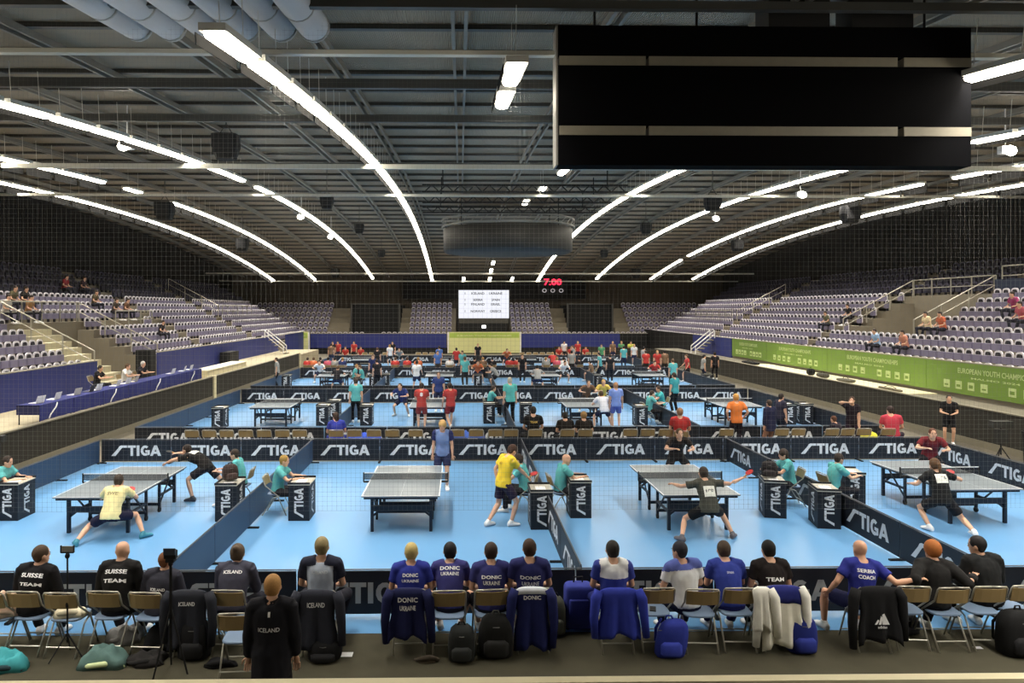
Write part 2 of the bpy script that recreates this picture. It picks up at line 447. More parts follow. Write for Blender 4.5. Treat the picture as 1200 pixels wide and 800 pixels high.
for zz, l, r_ in ((3.75, 'ICELAND', 'UKRAINE'), (3.1, 'SERBIA', 'SPAIN'), (2.65, 'FINLAND', 'ISRAEL'), (1.95, 'NORWAY', 'GREECE')):
    text_flat(tx, '1', -1.9, -.07, zz, .24); text_flat(tx, l, -.6, -.07, zz, .24); text_flat(tx, r_, 1.2, -.07, zz, .24)
tx.build('screen_lettering', M((40, 42, 54), .7), b)
MB().box(-2.5, 2.5, -.02, .3, .85, 1.33).build('lower_fascia', M((70, 68, 62), .6), b)
MB().box(-2.4, 2.4, -.02, .3, 0.0, .83).build('dark_cabinet', m_black, b)
MB().box(-.2, .2, -.1, -.03, .35, .65).build('cabinet_light', emis('small_white_sign', (255, 255, 255), 2), b)
for s in (-1, 1): MB().box(s * 2.6 - .05, s * 2.6 + .05, -.05, .05, -.4, 4.2).build('upright', m_black, b)
b = thing('scoreboard', 'dark scoreboard with red digits on the far wall', 'scoreboard', (9.9, 77.14, 6.05))
MB().box(-1.6, 1.6, 0, .25, 0, 1.9).build('case', m_black, b)
t = MB(); text_flat(t, '7:00', 0, -.02, 1.0, .7, 1.9); t.build('red_digits', emis('red_digits', (255, 40, 70), 3), b)
for i in range(3):
    t = MB(); text_flat(t, 'O', -.9 + i * .9, -.02, .2, .45, .5); t.build('white_digit', emis('white_digit%d' % i, (190, 185, 190), .5), b)
struct('dark_panel_far', MB().box(-6.2, 13.5, 77.4, 77.6, 5.6, 7.75), M((22, 20, 20), .9))  # dark panel in front of the middle of the far wall

# stadium stairs at the far corners
def corner_stair(label, x, y, dx, flip):
    t = thing('stair', label, 'stairs', (x, y, 1.0 if x < 0 else 1.08), 0, None, .62)
    for i in range(6):
        MB().box(min(0, dx), max(0, dx), 0, 1.6, .05 + i * .34 - .05, .34 * (i + 1) - .22).build('step', m_tread, t).location = (flip * (i - 3) * .36, 0, 0)
    for yy in (0, 1.6):
        a = flip * -1.1; MB().bar((a, yy, 1.0), (flip * 1.2, yy, 2.9), .1, .1).bar((a, yy, 0.1), (a, yy, 1.0), .08, .08).bar((flip * 1.2, yy, 2), (flip * 1.2, yy, 2.9), .08, .08).bar((a, yy, .55), (flip * 1.2, yy, 2.45), .06, .06).build('handrail', m_white, t)
    return t
corner_stair('white railed stair in front of the far left corner', -14.3, 55.5, .36, -1)
corner_stair('white railed stair in front of the far right corner', 18.0, 52.8, .36, 1)

# handrails, stair flights and gangways in the side stands
def rail(label, pts, posts=True):
    t = thing('handrail', label, 'handrail', pts[0])
    o = V(pts[0]); P = [V(p) - o for p in pts]
    MB().tube([p + V((0, 0, .95)) for p in P], .03, 6).build('top_rail', m_rail, t)
    MB().tube([p + V((0, 0, .5)) for p in P], .022, 6).build('mid_rail', m_rail, t)
    for a, b in zip(P[:-1], P[1:]):
        n = max(1, int((b - a).length / 1.3))
        for i in range(n): MB().tube([a.lerp(b, i / n), a.lerp(b, i / n) + V((0, 0, .95))], .03, 6).build('post', m_rail, t)
    MB().tube([P[-1], P[-1] + V((0, 0, .95))], .03, 6).build('post', m_rail, t)
    return t
zl = lambda k: ZS + RS * k
rail('grey handrail on the near side of the left stand stairway', [(lstep(0), LV[0] - .1, 1.75), (lstep(5), LV[0] - .1, zl(5))])
rail('grey handrail on the far side of the left stand stairway', [(lstep(0), LV[1] + .1, 1.75), (lstep(5), LV[1] + .1, zl(5))])
rail('grey handrail across the top of the left stand stairway', [(lstep(5) - .05, LV[0], zl(5)), (lstep(5) - .05, LV[1], zl(5))])
rail('white handrail across the middle of the left stand', [(lstep(4), 38.5, zl(4)), (lstep(4), 43.0, zl(4))])
rail('sloping handrail beside the far aisle of the left stand', [(lstep(5), 57, zl(5)), (lstep(10), 57, zl(10))])
rail('level handrail at the far end of the left stand', [(lstep(5), 58.0, zl(5)), (lstep(5), 66, zl(5))])
rail('grey handrail on the near side of the right stand opening', [(rstep(3), RV[0] - .1, zl(3)), (rstep(8), RV[0] - .1, zl(8))])
rail('grey handrail on the far side of the right stand opening', [(rstep(3), RV[1] + .1, zl(3)), (rstep(8), RV[1] + .1, zl(8))])
rail('grey handrail above the right stand opening', [(rstep(8), RV[0], zl(8)), (rstep(8), RV[1], zl(8))])
rail('grey handrail on the dark balcony of the right stand', [(rstep(8), 25, zl(8) + .4), (rstep(8), 33, zl(8) + .4)])
rail('sloping handrail at the far aisle of the right stand', [(rstep(4), 57, zl(4)), (rstep(9), 57, zl(9))])
rail('level handrail at the far end of the right stand', [(rstep(4), 58, zl(4)), (rstep(4), 67, zl(4))])
struct('balcony_front', MB().box(rstep(8) - .05, rstep(8) + .05, 24, 33.4, zl(8) - .1, zl(8) + .75), m_navy)
m_step = M((186, 178, 150), .8, 0, .08, 3, name='pale_stair_nosing')
def flight(label, fx, y, k0, k1, z0):
    t = thing('stair', label, 'stairs', (0, 0, 0))
    for k in range(k0, k1):
        a, b = sorted((fx(k), fx(k) + (fx(k + 1) - fx(k)) * .55))
        z = z0 + RS * k
        MB().box(a, b, y - .55, y + .55, z - RS - .02, z + .21 - RS).build('step', m_step, t)
    return t
flight('pale stair flight at the far end of the left stand', lstep, 56.2, 1, 12, ZS + RS - RS + .0)
flight('pale stair flight near the middle of the left stand', lstep, 45.0, 1, 12, ZS)
flight('pale stair flight at the far end of the right stand', rstep, 56.2, 1, 12, ZS + .1)
flight('pale stair flight by the right stand opening', rstep, 41.0, 1, 12, ZS + .1)
t = thing('stair', 'pale stairway rising through the gap in the blue wall', 'stairs', (0, 0, 0))
for i in range(9):
    MB().box(lstep(0) - .45 * (i + 1), lstep(0) - .45 * i, 31.0, 33.4, 1.0, 1.0 + .28 * (i + 1)).build('step', m_step, t)

# ------------------------------------------------------------------ stadium seats
m_seat = M((214, 210, 216), .45, 0, .05, 4, name='lilac_white_seat_shell')
m_seatp = M((122, 116, 142), .55, 0, .05, 4, name='lilac_grey_seat_pad')
m_seatd = M((30, 27, 34), .7, name='seat_recess_shade_and_bracket')
def seat_mb():
    mb = MB()
    # back shell with arched top rim (faces +y), dark plate coloured as the shade of a hand recess, tipped-up pad, bracket
    arc = [(-.21, .30), (-.205, .38), (-.17, .44), (-.1, .475), (0, .485), (.1, .475), (.17, .44), (.205, .38), (.21, .30)]
    mb.prism([(-.2, .02)] + arc + [(.2, .02)], -.06, -.02, 0)
    inner = [(-.15, .27), (-.14, .36), (-.09, .405), (0, .415), (.09, .405), (.14, .36), (.15, .27)]
    mb.prism(inner, -.02, -.012, 2)
    mb.prism([(-.2, .0), (-.2, .26), (.2, .26), (.2, .0)], -.02, .07, 1)
    mb.box(-.05, .05, -.05, .03, -.15, .02, 2)
    return mb
SEATM = [m_seat, m_seatp, m_seatd]
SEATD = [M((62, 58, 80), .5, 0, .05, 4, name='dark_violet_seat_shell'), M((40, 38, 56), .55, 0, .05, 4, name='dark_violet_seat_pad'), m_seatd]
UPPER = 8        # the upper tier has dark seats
seat_proto = seat_mb().mesh('stadium_seat', SEATM)
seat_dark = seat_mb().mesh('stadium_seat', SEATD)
slots = []   # (x, y, z, rz, row, stand)
def in_gap(y, gaps): return any(a <= y <= b for a, b in gaps)
for k in range(NR):
    y = 21.0
    while y < 72.5:
        g = [(44.3, 45.7), (55.5, 56.9)] + ([(LV[0] - .3, LV[1] + .3)] if k < 5 else []) + ([(38, 43.3)] if k == 4 else [])
        if not in_gap(y, g): slots.append((lstep(k) - .5, y, ZS + RS * k + .15, R(-90), k, 'left'))
        g = [(40.3, 41.7), (55.5, 56.9)] + ([(RV[0] - .3, RV[1] + .3)] if 3 <= k <= 7 else []) + ([(24, 33.5)] if k in (8, 9) else [])
        if not in_gap(y, g): slots.append((rstep(k) + .5, y, ZS + .1 + RS * k + .15, R(90), k, 'right'))
        y += .52
for k in range(FR):
    x = -21.5
    while x < 25.8:
        g = [(-.7, 5.4)] + ([(-11.5, -6.1), (10.9, 16.0), (-13.4, -11.4), (-6.2, -5.3), (9.8, 11.0), (15.9, 17.4)] if k else [(-9.4, -8)])
        if not in_gap(x, g): slots.append((x, 72.1 + FT * k + .55, 1.55 + .5 * k + .15, R(180), k, 'far'))
        x += .55
def pix(p):
    s, c = math.sin(YAW), math.cos(YAW); d = p[0] * s + p[1] * c
    return CX + FPX * (p[0] * c - p[1] * s) / d, CY + FPX * (EYE - p[2]) / d, d
vis = [s for s in slots if -12 < pix(s)[0] < 1212]
vis.sort(key=lambda s: pix(s)[2])
cntr = {}
for i, (x, y, z, rz, k, st) in enumerate(vis[:296]):
    q = cntr.get((k, st), 0); cntr[(k, st)] = q + 1
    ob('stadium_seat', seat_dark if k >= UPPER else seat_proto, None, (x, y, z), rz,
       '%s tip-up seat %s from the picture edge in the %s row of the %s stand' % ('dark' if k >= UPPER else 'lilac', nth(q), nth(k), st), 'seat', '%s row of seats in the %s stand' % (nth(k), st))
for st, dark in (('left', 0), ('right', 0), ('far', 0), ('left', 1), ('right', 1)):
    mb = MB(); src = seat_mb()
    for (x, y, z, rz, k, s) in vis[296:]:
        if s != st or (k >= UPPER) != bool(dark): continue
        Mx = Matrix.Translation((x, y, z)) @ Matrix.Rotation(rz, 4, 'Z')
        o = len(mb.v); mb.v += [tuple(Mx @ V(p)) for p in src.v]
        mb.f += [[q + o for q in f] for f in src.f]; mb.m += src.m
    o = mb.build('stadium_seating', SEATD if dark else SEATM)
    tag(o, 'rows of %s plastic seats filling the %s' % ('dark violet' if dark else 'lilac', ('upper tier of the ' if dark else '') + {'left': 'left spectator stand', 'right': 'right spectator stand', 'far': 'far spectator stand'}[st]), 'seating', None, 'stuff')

# ------------------------------------------------------------------ ceiling lights
m_tube = emis('lamp_diffuser', (255, 246, 228), TUBE_STRENGTH)
m_house = M((205, 202, 192), .5, 0, .04, 5, name='lamp_housing')
FL = 1.54
m_skirt = M((10, 10, 10), .9, 0, 0, 1, .05, name='added_black_baffle')
def fitting_meshes(skirt):
    h = MB().box(-.16, .16, -FL / 2, FL / 2, .0, .09)
    h.box(.19, .2, -FL / 2, FL / 2, skirt, -.02, 1)  # added baffle, put in to block lamp light towards the upper seats
    h.box(-.005, .005, -.485, -.475, .09, .85).box(-.005, .005, .475, .485, .09, .85)
    d = MB().loft([(V((0, y, -.03)), V((1, 0, 0)), V((0, 0, 1)), .125 * s, .058 * s) for y, s in ((-FL / 2 + .02, .7), (-FL / 2 + .08, 1), (FL / 2 - .08, 1), (FL / 2 - .02, .7))], 10, 0, True, .8)
    return h.mesh('housing', [m_house, m_skirt]), d.mesh('diffuser', [m_tube])
HME, DME = fitting_meshes(-.16)
HMD = fitting_meshes(-.36)[0]        # outer rows: deeper added baffle, put in to darken the upper seats
LA = bpy.data.lights.new('fitting_light', 'AREA'); LA.shape = 'RECTANGLE'; LA.size = .3; LA.size_y = FL - .1
LA.energy = LAMP_W; LA.color = (1.0, .95, .86); LA.spread = LAMP_SPREAD
def fitting(x, y, label, group, lamp=True):
    z = zlamp(y); sl = math.atan(-2 * .00225 * (y - 40))
    t = thing('ceiling_light', label, 'ceiling light', (x, y, z), 0, group)
    t.rotation_euler = (sl, 0, 0) if x > 2 else (-sl, 0, math.pi)      # the added baffle hangs on the outer side
    ob('housing', HMD if abs(x - 2.2) > 14 else HME, t); ob('diffuser', DME, t)
    if lamp:
        l = bpy.data.objects.new('lamp_glow', LA); COL.objects.link(l); l.parent = t; l.location = (0, 0, -.115)
    return t
def strip(x, y0, y1, name, gaps=()):
    y = y0; i = 0
    while y < y1:
        if not in_gap(y, gaps):
            fitting(x, y, '%s fluorescent fitting in the %s' % (nth(i), name), name); i += 1
        y += 1.72
strip(-2.9, 9.2, 73, 'light row left of the roof centre')
strip(-8.8, .96, 73, 'second light row left of the roof centre', ((28.6, 30.4),))
strip(-14.7, 1.58, 73, 'third light row left of the roof centre', ((29.5, 31), (34, 36)))
strip(-19.0, 2.2, 73, 'outermost light row above the left stand')
strip(7.9, .18, 73, 'light row right of the roof centre')
strip(13.7, 1.02, 73, 'second light row right of the roof centre', ((20.0, 21.8),))
strip(19.2, 1.14, 73, 'third light row right of the roof centre', ((27.0, 28.9), (61, 63)))
strip(23.5, 2.92, 73, 'outermost light row above the right stand')
for i, y in enumerate((10.9, 13.2)): fitting(.8, y, '%s fitting of the pair at the roof centre' % nth(i), 'pair of fittings at the roof centre')
for i, (x, y) in enumerate(((3.75, 26.2), (3.6, 31.8), (3.3, 36.4), (2.9, 64), (2.9, 68), (2.95, 72.4), (.3, 72.4), (5.2, 72.4))):
    fitting(x, y, '%s of the single fittings along the roof ridge' % nth(i), 'single fittings along the roof ridge')

# ------------------------------------------------------------------ hung equipment
m_duct = M((176, 178, 182), .55, 0, .05, 2, name='pale_grey_duct')
for i, x in enumerate((-5.36, -4.80, -4.2, -3.58, -2.98, -2.44)):
    t = thing('ventilation_duct', '%s of six pale grey round ducts under the roof, counted from the left' % nth(i), 'duct', (x, 12.0, 9.12), 0, 'round ventilation ducts')
    MB().tube([(0, 0, 0), (0, -3, -.36), (0, -6, -.85), (0, -11, -1.9)], .255, 18).build('pipe', m_duct, t, True)
    MB().tube([(0, .02, .0), (0, -.06, -.01)], .268, 18).build('end_collar', M((150, 150, 146), .4, .3), t, True)
    for q in (-1.2, -3.2): MB().tube([(0, q + .03, q * .12 + .004), (0, q - .03, q * .12 - .004)], .262, 18).build('joint_band', M((150, 150, 146), .4, .3), t, True)
# big black LED wall seen from behind
t = thing('hanging_screen', 'large black hanging screen with two grey bars near the roof', 'screen', (xat(897, 11.0), 11.0, 6.62))
W2 = 3.2
for a, b in ((0, .46), (.60, 1.53), (1.67, 2.14)):
    MB().box(-W2, W2, 0, .35, a, b).build('black_panel', M((7, 7, 9), .9, 0, 0, 1, .05), t)
for z in (.46, 1.53):
    for a, b in ((-W2 + .02, -W2 + 1.35), (-W2 + 1.4, W2 - 1.15), (W2 - 1.05, W2)): MB().box(a, b, -.01, .3, z, z + .14).build('grey_bar', M((128, 122, 108), .5), t)
MB().box(-W2 - .03, -W2, 0, .37, 0, 2.14).build('lit_edge_strip', m_steel2, t)  # grey strip stands for light falling on the left edge
for x in (.05, 1.35): MB().box(x, x + .95, .0, .5, 2.14, 2.6).build('winch_box', m_black, t)
for x in (-2.6, -1, 1, 2.6): MB().tube([(x, .2, 2.14), (x, .2, 2.7)], .02, 6).build('cable', m_black, t)
# round drum hung over the rink centre
t = thing('hanging_drum', 'dark round drum with a truss ring hung over the courts', 'ceiling rig', (2.75, 42.0, 7.72))
n = 40
ring = lambda r, z: [(r * math.cos(2 * math.pi * i / n), r * math.sin(2 * math.pi * i / n), z) for i in range(n)]
mb = MB(); mb.loft([(V((0, 0, 0)), V((1, 0, 0)), V((0, 1, 0)), 3.6, 3.6), (V((0, 0, .1)), V((1, 0, 0)), V((0, 1, 0)), 3.75, 3.75), (V((0, 0, 1.35)), V((1, 0, 0)), V((0, 1, 0)), 3.75, 3.75)], n); mb.build('drum', M((38, 37, 35), .7), t, True)
mb = MB()
for z in (1.45, 1.85):
    p = ring(3.85, z); mb.tube(p + p[:1], .05, 6, cap=False)
p, q = ring(3.85, 1.45), ring(3.85, 1.85)
for i in range(n): mb.bar(p[i], q[(i + 1) % n], .03, .03)
mb.build('truss_ring', m_steel2, t)
for i in range(4): MB().tube([(2.7 * (-1) ** i, 2.0 * (-1) ** (i // 2), 1.3), (2.7 * (-1) ** i, 2.0 * (-1) ** (i // 2), 3.0)], .03, 6).build('cable', m_black, t)
for i, (y, wd) in enumerate(((30, 4.3), (34, 4.5), (38, 4.7))):
    t = thing('rig_truss', '%s dark square rigging truss in front of the round drum' % nth(i), 'truss', (2.7, y, zlamp(y) - .35))
    mb = MB()
    for z in (0, .28): mb.bar((-wd, 0, z), (wd, 0, z), .07, .07)
    mb.build('chord', m_black, t); mb = MB()
    k = int(wd / .3)
    for j in range(-k, k): mb.bar((j * .3, 0, .28 * (j % 2)), (j * .3 + .3, 0, .28 * ((j + 1) % 2)), .04, .04)
    mb.build('lacing', m_black, t)
    for s in (-1, 1): MB().tube([(s * wd * .8, 0, .28), (s * wd * .8, 0, 1.2)], .025, 6).build('cable', m_black, t)
# loudspeakers hung from the roof
spk = None
for i, (u, v, y, s) in enumerate(((265, 173, 22.5, 1.2), (193, 248, 36, 1.35), (284, 287, 47, 1.2), (383, 237, 32.5, .9), (421, 268, 45, .9), (447, 297, 58, .9), (835, 237, 32, 1.1), (757, 267, 43, 1.0), (708, 297, 56, .9), (996, 250, 36, 1.35), (864, 287, 49, 1.2), (745, 320, 72, 1.4), (393, 320, 72, 1.3))):
    z = EYE - (v - CY) * y / FPX
    lab = '%s hanging black loudspeaker %s' % (nth(i % 6 if i < 6 else i - 6), 'on the left half of the roof' if i < 6 else 'on the other half of the roof')
    if i == 12: lab = 'hanging black loudspeaker before the far wall above the left doorway'
    t = thing('loudspeaker', lab, 'loudspeaker', (xat(u, y), y, z), 0, 'loudspeakers under the roof', s)
    MB().loft([(V((0, 0, -.33)), V((1, 0, 0)), V((0, 1, 0)), .24, .2), (V((0, 0, 0)), V((1, 0, 0)), V((0, 1, 0)), .34, .28), (V((0, -.04, .3)), V((1, 0, 0)), V((0, 1, 0)), .34, .26)], 12, 0, True, .5).build('cabinet', m_black, t)
    MB().box(-.26, .26, -.3, -.27, -.2, .24).build('grille', M((30, 30, 32), .8), t)
    hh = (zroof(y) - z) / s
    MB().tube([(-.2, 0, .28), (0, 0, .6), (.2, 0, .28)], .02, 6).tube([(0, 0, .6), (0, 0, hh)], .02, 6).build('bracket', m_steel, t)
# small bright spotlights
for i, (u, v, y) in enumerate(((149, 174, 20.5), (1178, 176, 20), (938, 228, 31), (838, 256, 42), (353, 255, 41), (388, 278, 49))):
    z = EYE - (v - CY) * y / FPX
    t = thing('spotlight', '%s small bright spotlight hung beside a light row' % nth(i), 'spotlight', (xat(u, y), y, z))
    MB().box(-.16, .16, -.1, .1, -.05, .16).tube([(0, 0, .16), (0, 0, zroof(y) - z)], .02, 6).build('spot_housing', m_white, t)
    MB().loft([(V((0, -.1, .05)), V((1, 0, 0)), V((0, 0, 1)), .13, .1), (V((0, -.2, 0)), V((1, 0, 0)), V((0, 0, 1)), .19, .15)], 8).build('lens', m_tube, t)
# ================================================================== people
UP, FW, RT = V((0, 0, 1)), V((0, 1, 0)), V((1, 0, 0))
def ik(a, t, l1, l2, pole):
    d = t - a; L = min(d.length, (l1 + l2) * .998); d.normalize(); L = max(L, abs(l1 - l2) + .02)
    x = (l1 * l1 - l2 * l2 + L * L) / (2 * L); h = math.sqrt(max(0, l1 * l1 - x * x))
    p = pole - d * pole.dot(d); p = p.normalized() if p.length > 1e-5 else d.orthogonal().normalized()
    return a + d * x + p * h, a + d * L

POSES = {}
def pose(name, pel=(0, 0, .95), lean=4, side=0, twist=0, hyaw=0, hpit=0, hl=(-.25, .05, .85), hr=(.25, .05, .85),
         fl=(-.11, .02, .08), fr=(.11, .0, .08), kp=.25, curl=.6, ptw=0, toe=12):
    POSES[name] = dict(pel=pel, lean=lean, side=side, twist=twist, hyaw=hyaw, hpit=hpit, hl=hl, hr=hr, fl=fl, fr=fr, kp=kp, curl=curl, ptw=ptw, toe=toe)
# a figure faces +y, its own right hand is at +x, origin on the floor
pose('stand')
pose('stand_hips', hl=(-.24, .06, 1.0), hr=(.24, .06, 1.0), lean=2)
pose('stand_arms_front', hl=(-.10, .30, 1.1), hr=(.12, .32, 1.12), lean=5)
pose('stand_phone', hl=(-.2, .1, .85), hr=(.16, .16, 1.55), lean=2, hyaw=-25)
pose('walk', hl=(-.26, .16, .88), hr=(.2, .34, .95), fl=(-.1, -.28, .1), fr=(.1, .25, .08), lean=6, pel=(0, 0, .91))
pose('reach', pel=(0, 0, .90), hl=(-.24, .0, .86), hr=(.1, .62, .86), fl=(-.12, -.3, .09), fr=(.1, .12, .08), lean=16, hpit=-25)
pose('ready', pel=(0, -.1, .72), lean=42, hpit=20, hl=(-.2, .42, .88), hr=(.28, .4, .9), fl=(-.32, .05, .08), fr=(.32, -.05, .08), toe=22)
pose('lunge', pel=(0, -.02, .52), lean=38, hpit=12, hl=(-.22, .55, .72), hr=(.15, .6, .74), fl=(-.52, -.28, .08), fr=(.52, .18, .08), kp=.1, toe=35)
pose('forehand', pel=(.02, 0, .62), lean=30, hpit=8, hl=(-.55, .45, .95), hr=(.68, .22, 1.12), fl=(-.52, -.12, .08), fr=(.5, .12, .08), kp=.1, toe=30, twist=10)
pose('stretch', pel=(0, -.1, .78), lean=72, hpit=35, hl=(-.2, .75, .86), hr=(.3, .95, .98), fl=(-.2, .1, .08), fr=(.25, -.75, .1), toe=10)
pose('step_low', pel=(0, 0, .66), lean=24, hpit=8, hl=(-.32, .45, .85), hr=(.5, .3, 1.0), fl=(-.22, .05, .08), fr=(.28, -.5, .14), kp=.2, toe=15)
pose('crouch_face', pel=(0, -.06, .74), lean=34, hpit=12, hl=(-.22, .42, .95), hr=(.2, .45, .98), fl=(-.28, .05, .08), fr=(.28, -.05, .08), toe=20)
SITF = dict(fl=(-.14, .42, .08), fr=(.14, .40, .08), kp=.6)
pose('sit', pel=(0, 0, .525), lean=14, hl=(-.14, .32, .64), hr=(.14, .32, .64), **SITF)
pose('sit_fwd', pel=(0, 0, .525), lean=28, hpit=10, hl=(-.1, .45, .66), hr=(.12, .46, .66), **SITF)
pose('sit_up', pel=(0, 0, .56), lean=2, hl=(-.16, .28, .66), hr=(.16, .28, .66), **SITF)
pose('sit_left', pel=(0, 0, .525), lean=10, side=-4, hyaw=35, hl=(-.18, .32, .64), hr=(.14, .32, .64), **SITF)
pose('sit_right', pel=(0, 0, .525), lean=10, side=4, hyaw=-40, hl=(-.14, .32, .64), hr=(.16, .32, .64), **SITF)
pose('sit_desk', pel=(0, 0, .525), lean=12, hpit=-6, hl=(-.13, .5, .80), hr=(.15, .5, .80), **SITF)
pose('sit_arm', pel=(0, .02, .53), lean=10, side=6, hyaw=8, hl=(-.33, .22, .60), hr=(.62, -.14, .87), fl=(-.32, .38, .08), fr=(.16, .42, .08), kp=.6)
pose('sit_armleft', pel=(0, 0, .525), lean=8, side=4, hyaw=8, hl=(-.38, .06, .72), hr=(.52, .0, .86), **SITF)
pose('sit_look', pel=(0, 0, .525), lean=14, hyaw=45, side=-3, hl=(-.2, .34, .64), hr=(.14, .34, .64), **SITF)

def skeleton(P):
    J = {}
    pel = V(P['pel'])
    Rp = Matrix.Rotation(R(P['ptw']), 3, 'Z') @ Matrix.Rotation(R(-P['lean'] * .45), 3, 'X') @ Matrix.Rotation(R(P['side'] * .4), 3, 'Y')
    Rt = Matrix.Rotation(R(P['ptw'] + P['twist']), 3, 'Z') @ Matrix.Rotation(R(-P['lean']), 3, 'X') @ Matrix.Rotation(R(P['side']), 3, 'Y')
    J['Rp'], J['Rt'] = Rp, Rt
    J['pel'] = pel; J['mid'] = pel + Rp @ V((0, 0, .16)); J['chest'] = J['mid'] + Rt @ V((0, 0, .17)); J['neck'] = J['mid'] + Rt @ V((0, .0, .345))
    Rh = Matrix.Rotation(R(P['ptw'] + P['twist'] * .5 + P['hyaw']), 3, 'Z') @ Matrix.Rotation(R(-P['lean'] * .45 + P['hpit']), 3, 'X')
    J['Rh'] = Rh
    J['head'] = J['neck'] + Rt @ V((0, .01, .04)) + Rh @ V((0, .025, .108))
    for s, sg in (('l', -1), ('r', 1)):
        sh = J['neck'] + Rt @ V((sg * .19, 0, -.05))
        J['sh' + s] = sh
        J['el' + s], J['wr' + s] = ik(sh, V(P['h' + s]), .285, .25, Rt @ V((sg * .55, -.55, -.5)))
        hp = pel + Rp @ V((sg * .095, 0, -.04)); J['hp' + s] = hp
        ft = V(P['f' + s])
        J['kn' + s], J['an' + s] = ik(hp, ft, .44, .43, V((sg * P['kp'] * .8 + (ft.x - hp.x) * .3, 1, .25)))
    return J

def frames(d, ref):
    d = d.normalized(); u = ref - d * ref.dot(d); u = u.normalized() if u.length > 1e-4 else d.orthogonal().normalized()
    return u, d.cross(u)
def limb(mb, pts, rs, n=10, flat=1.0):
    ps = [V(p) for p in pts]; out = []
    for i, p in enumerate(ps):
        d = ps[min(i + 1, len(ps) - 1)] - ps[max(i - 1, 0)]
        u, v = frames(d, RT if abs(d.normalized().x) < .9 else FW); out.append((p, u, v, rs[i], rs[i] * flat))
    d0 = (ps[1] - ps[0]).normalized(); d1 = (ps[-1] - ps[-2]).normalized()
    a, b = out[0], out[-1]
    out = [(a[0] - d0 * rs[0] * .7, a[1], a[2], a[3] * .6, a[4] * .6)] + out + [(b[0] + d1 * rs[-1] * .7, b[1], b[2], b[3] * .6, b[4] * .6)]
    mb.loft(out, n)
def limb_open(mb, pts, rs, n=12):
    ps = [V(p) for p in pts]; out = []
    for i, p in enumerate(ps):
        d = ps[min(i + 1, len(ps) - 1)] - ps[max(i - 1, 0)]
        u, v = frames(d, RT if abs(d.normalized().x) < .9 else FW); out.append((p, u, v, rs[i], rs[i]))
    mb.loft(out, n)
def torso_rings(J, g, lo, hi, flare=0.0, rel=False):
    """elliptic rings along the spine; g grows the section, lo..hi cut it (metres above the pelvis)"""
    prof = [(-.13, .11, .10), (-.07, .165, .125), (0, .172, .128), (.10, .155, .112), (.2, .158, .112), (.30, .178, .122), (.38, .182, .118), (.435, .172, .105), (.475, .12, .085), (.515, .065, .06)]
    def pt(t):
        if t <= .16: return J['pel'] + J['Rp'] @ V((0, 0, t)), J['Rp']
        return J['mid'] + J['Rt'] @ V((0, 0, t - .16)), J['Rt']
    def rad(t):
        for (a, b) in zip(prof[:-1], prof[1:]):
            if a[0] <= t <= b[0]:
                k = (t - a[0]) / (b[0] - a[0]); return a[1] + (b[1] - a[1]) * k, a[2] + (b[2] - a[2]) * k
        return prof[0][1:] if t < prof[0][0] else prof[-1][1:]
    ts = [lo] + [p[0] for p in prof if lo + .02 < p[0] < hi - .01] + [hi]
    out = []
    for t in ts:
        c, Rm = pt(t); rx, ry = rad(t)
        if t < 0: rx = max(rx, .165 if flare else rx); ry = max(ry, .125 if flare else ry)
        fl = flare * max(0, (.15 - t) / .25)
        out.append((c, Rm @ RT, Rm @ FW, rx + g + fl, ry + g + fl))
    return out

def head_geo(mb, J, n=14):
    h, Rh = J['head'], J['Rh']; X, Y, Z = Rh @ RT, Rh @ FW, Rh @ UP
    prof = [(-.122, .03, .032, .045), (-.10, .055, .06, .03), (-.06, .069, .08, .012), (-.02, .077, .092, .0), (.03, .082, .099, -.006), (.07, .077, .093, -.008), (.10, .058, .072, -.01), (.122, .026, .034, -.01)]
    mb.loft([(h + Z * z + Y * o, X, Y, rx, ry) for z, rx, ry, o in prof], n)
    mb.loft([(h + Z * .025 + Y * .088, X, Y, .008, .008), (h + Z * -.02 + Y * .1, X, Y, .013, .02), (h + Z * -.03 + Y * .092, X, Y, .014, .014)], 8)
    for s in (-1, 1): mb.ball(h + X * (s * .084) + Y * -.005 + Z * -.01, .012, .024, .034, 8, 6, 0, Rh)

def hand_geo(mb, fg, J, s, sg, curl, lod):
    w, e = J['wr' + s], J['el' + s]; d = (w - e).normalized()
    side, nrm = frames(d, V((0, 0, 1)) if abs(d.z) < .8 else FW * 1.0)
    # palm: broad axis 'br', thin axis 'th'
    br, th = (nrm, side)
    thin = .016 if lod == 0 else .026
    mb.loft([(w - d * .01, br, th, .026, max(.02, thin)), (w + d * .03, br, th, .036, thin + .003), (w + d * .07, br, th, .041, thin), (w + d * .09, br, th, .037, thin * .9)], 10)
    if fg is None:
        if lod: mb.loft([(w + d * .07, br, th, .036, thin), (w + d * .13, br, th, .032, thin * .9), (w + d * .17, br, th, .02, thin * .8)], 8)
        return
    for i, (o, L) in enumerate(((-.031, .068), (-.0105, .078), (.0105, .074), (.031, .06))):
        p0 = w + d * .078 + br * o; a = d; c = -side * curl
        p1 = p0 + (a + c * .3).normalized() * L * .5; p2 = p1 + (a * .7 + c * 1.0).normalized() * L * .35; p3 = p2 + (a * .35 + c * 1.2).normalized() * L * .25
        fg.tube([p0, p1, p2, p3], [.0095, .009, .008, .0065], 6)
    b = w + d * .025 - br * .03 * (1 if sg > 0 else 1)
    fg.tube([b, b + (d * .6 - br * .8).normalized() * .035, b + (d * .6 - br * .8).normalized() * .035 + (d - br * .15 - side * .3).normalized() * .035], [.011, .0105, .008], 6)

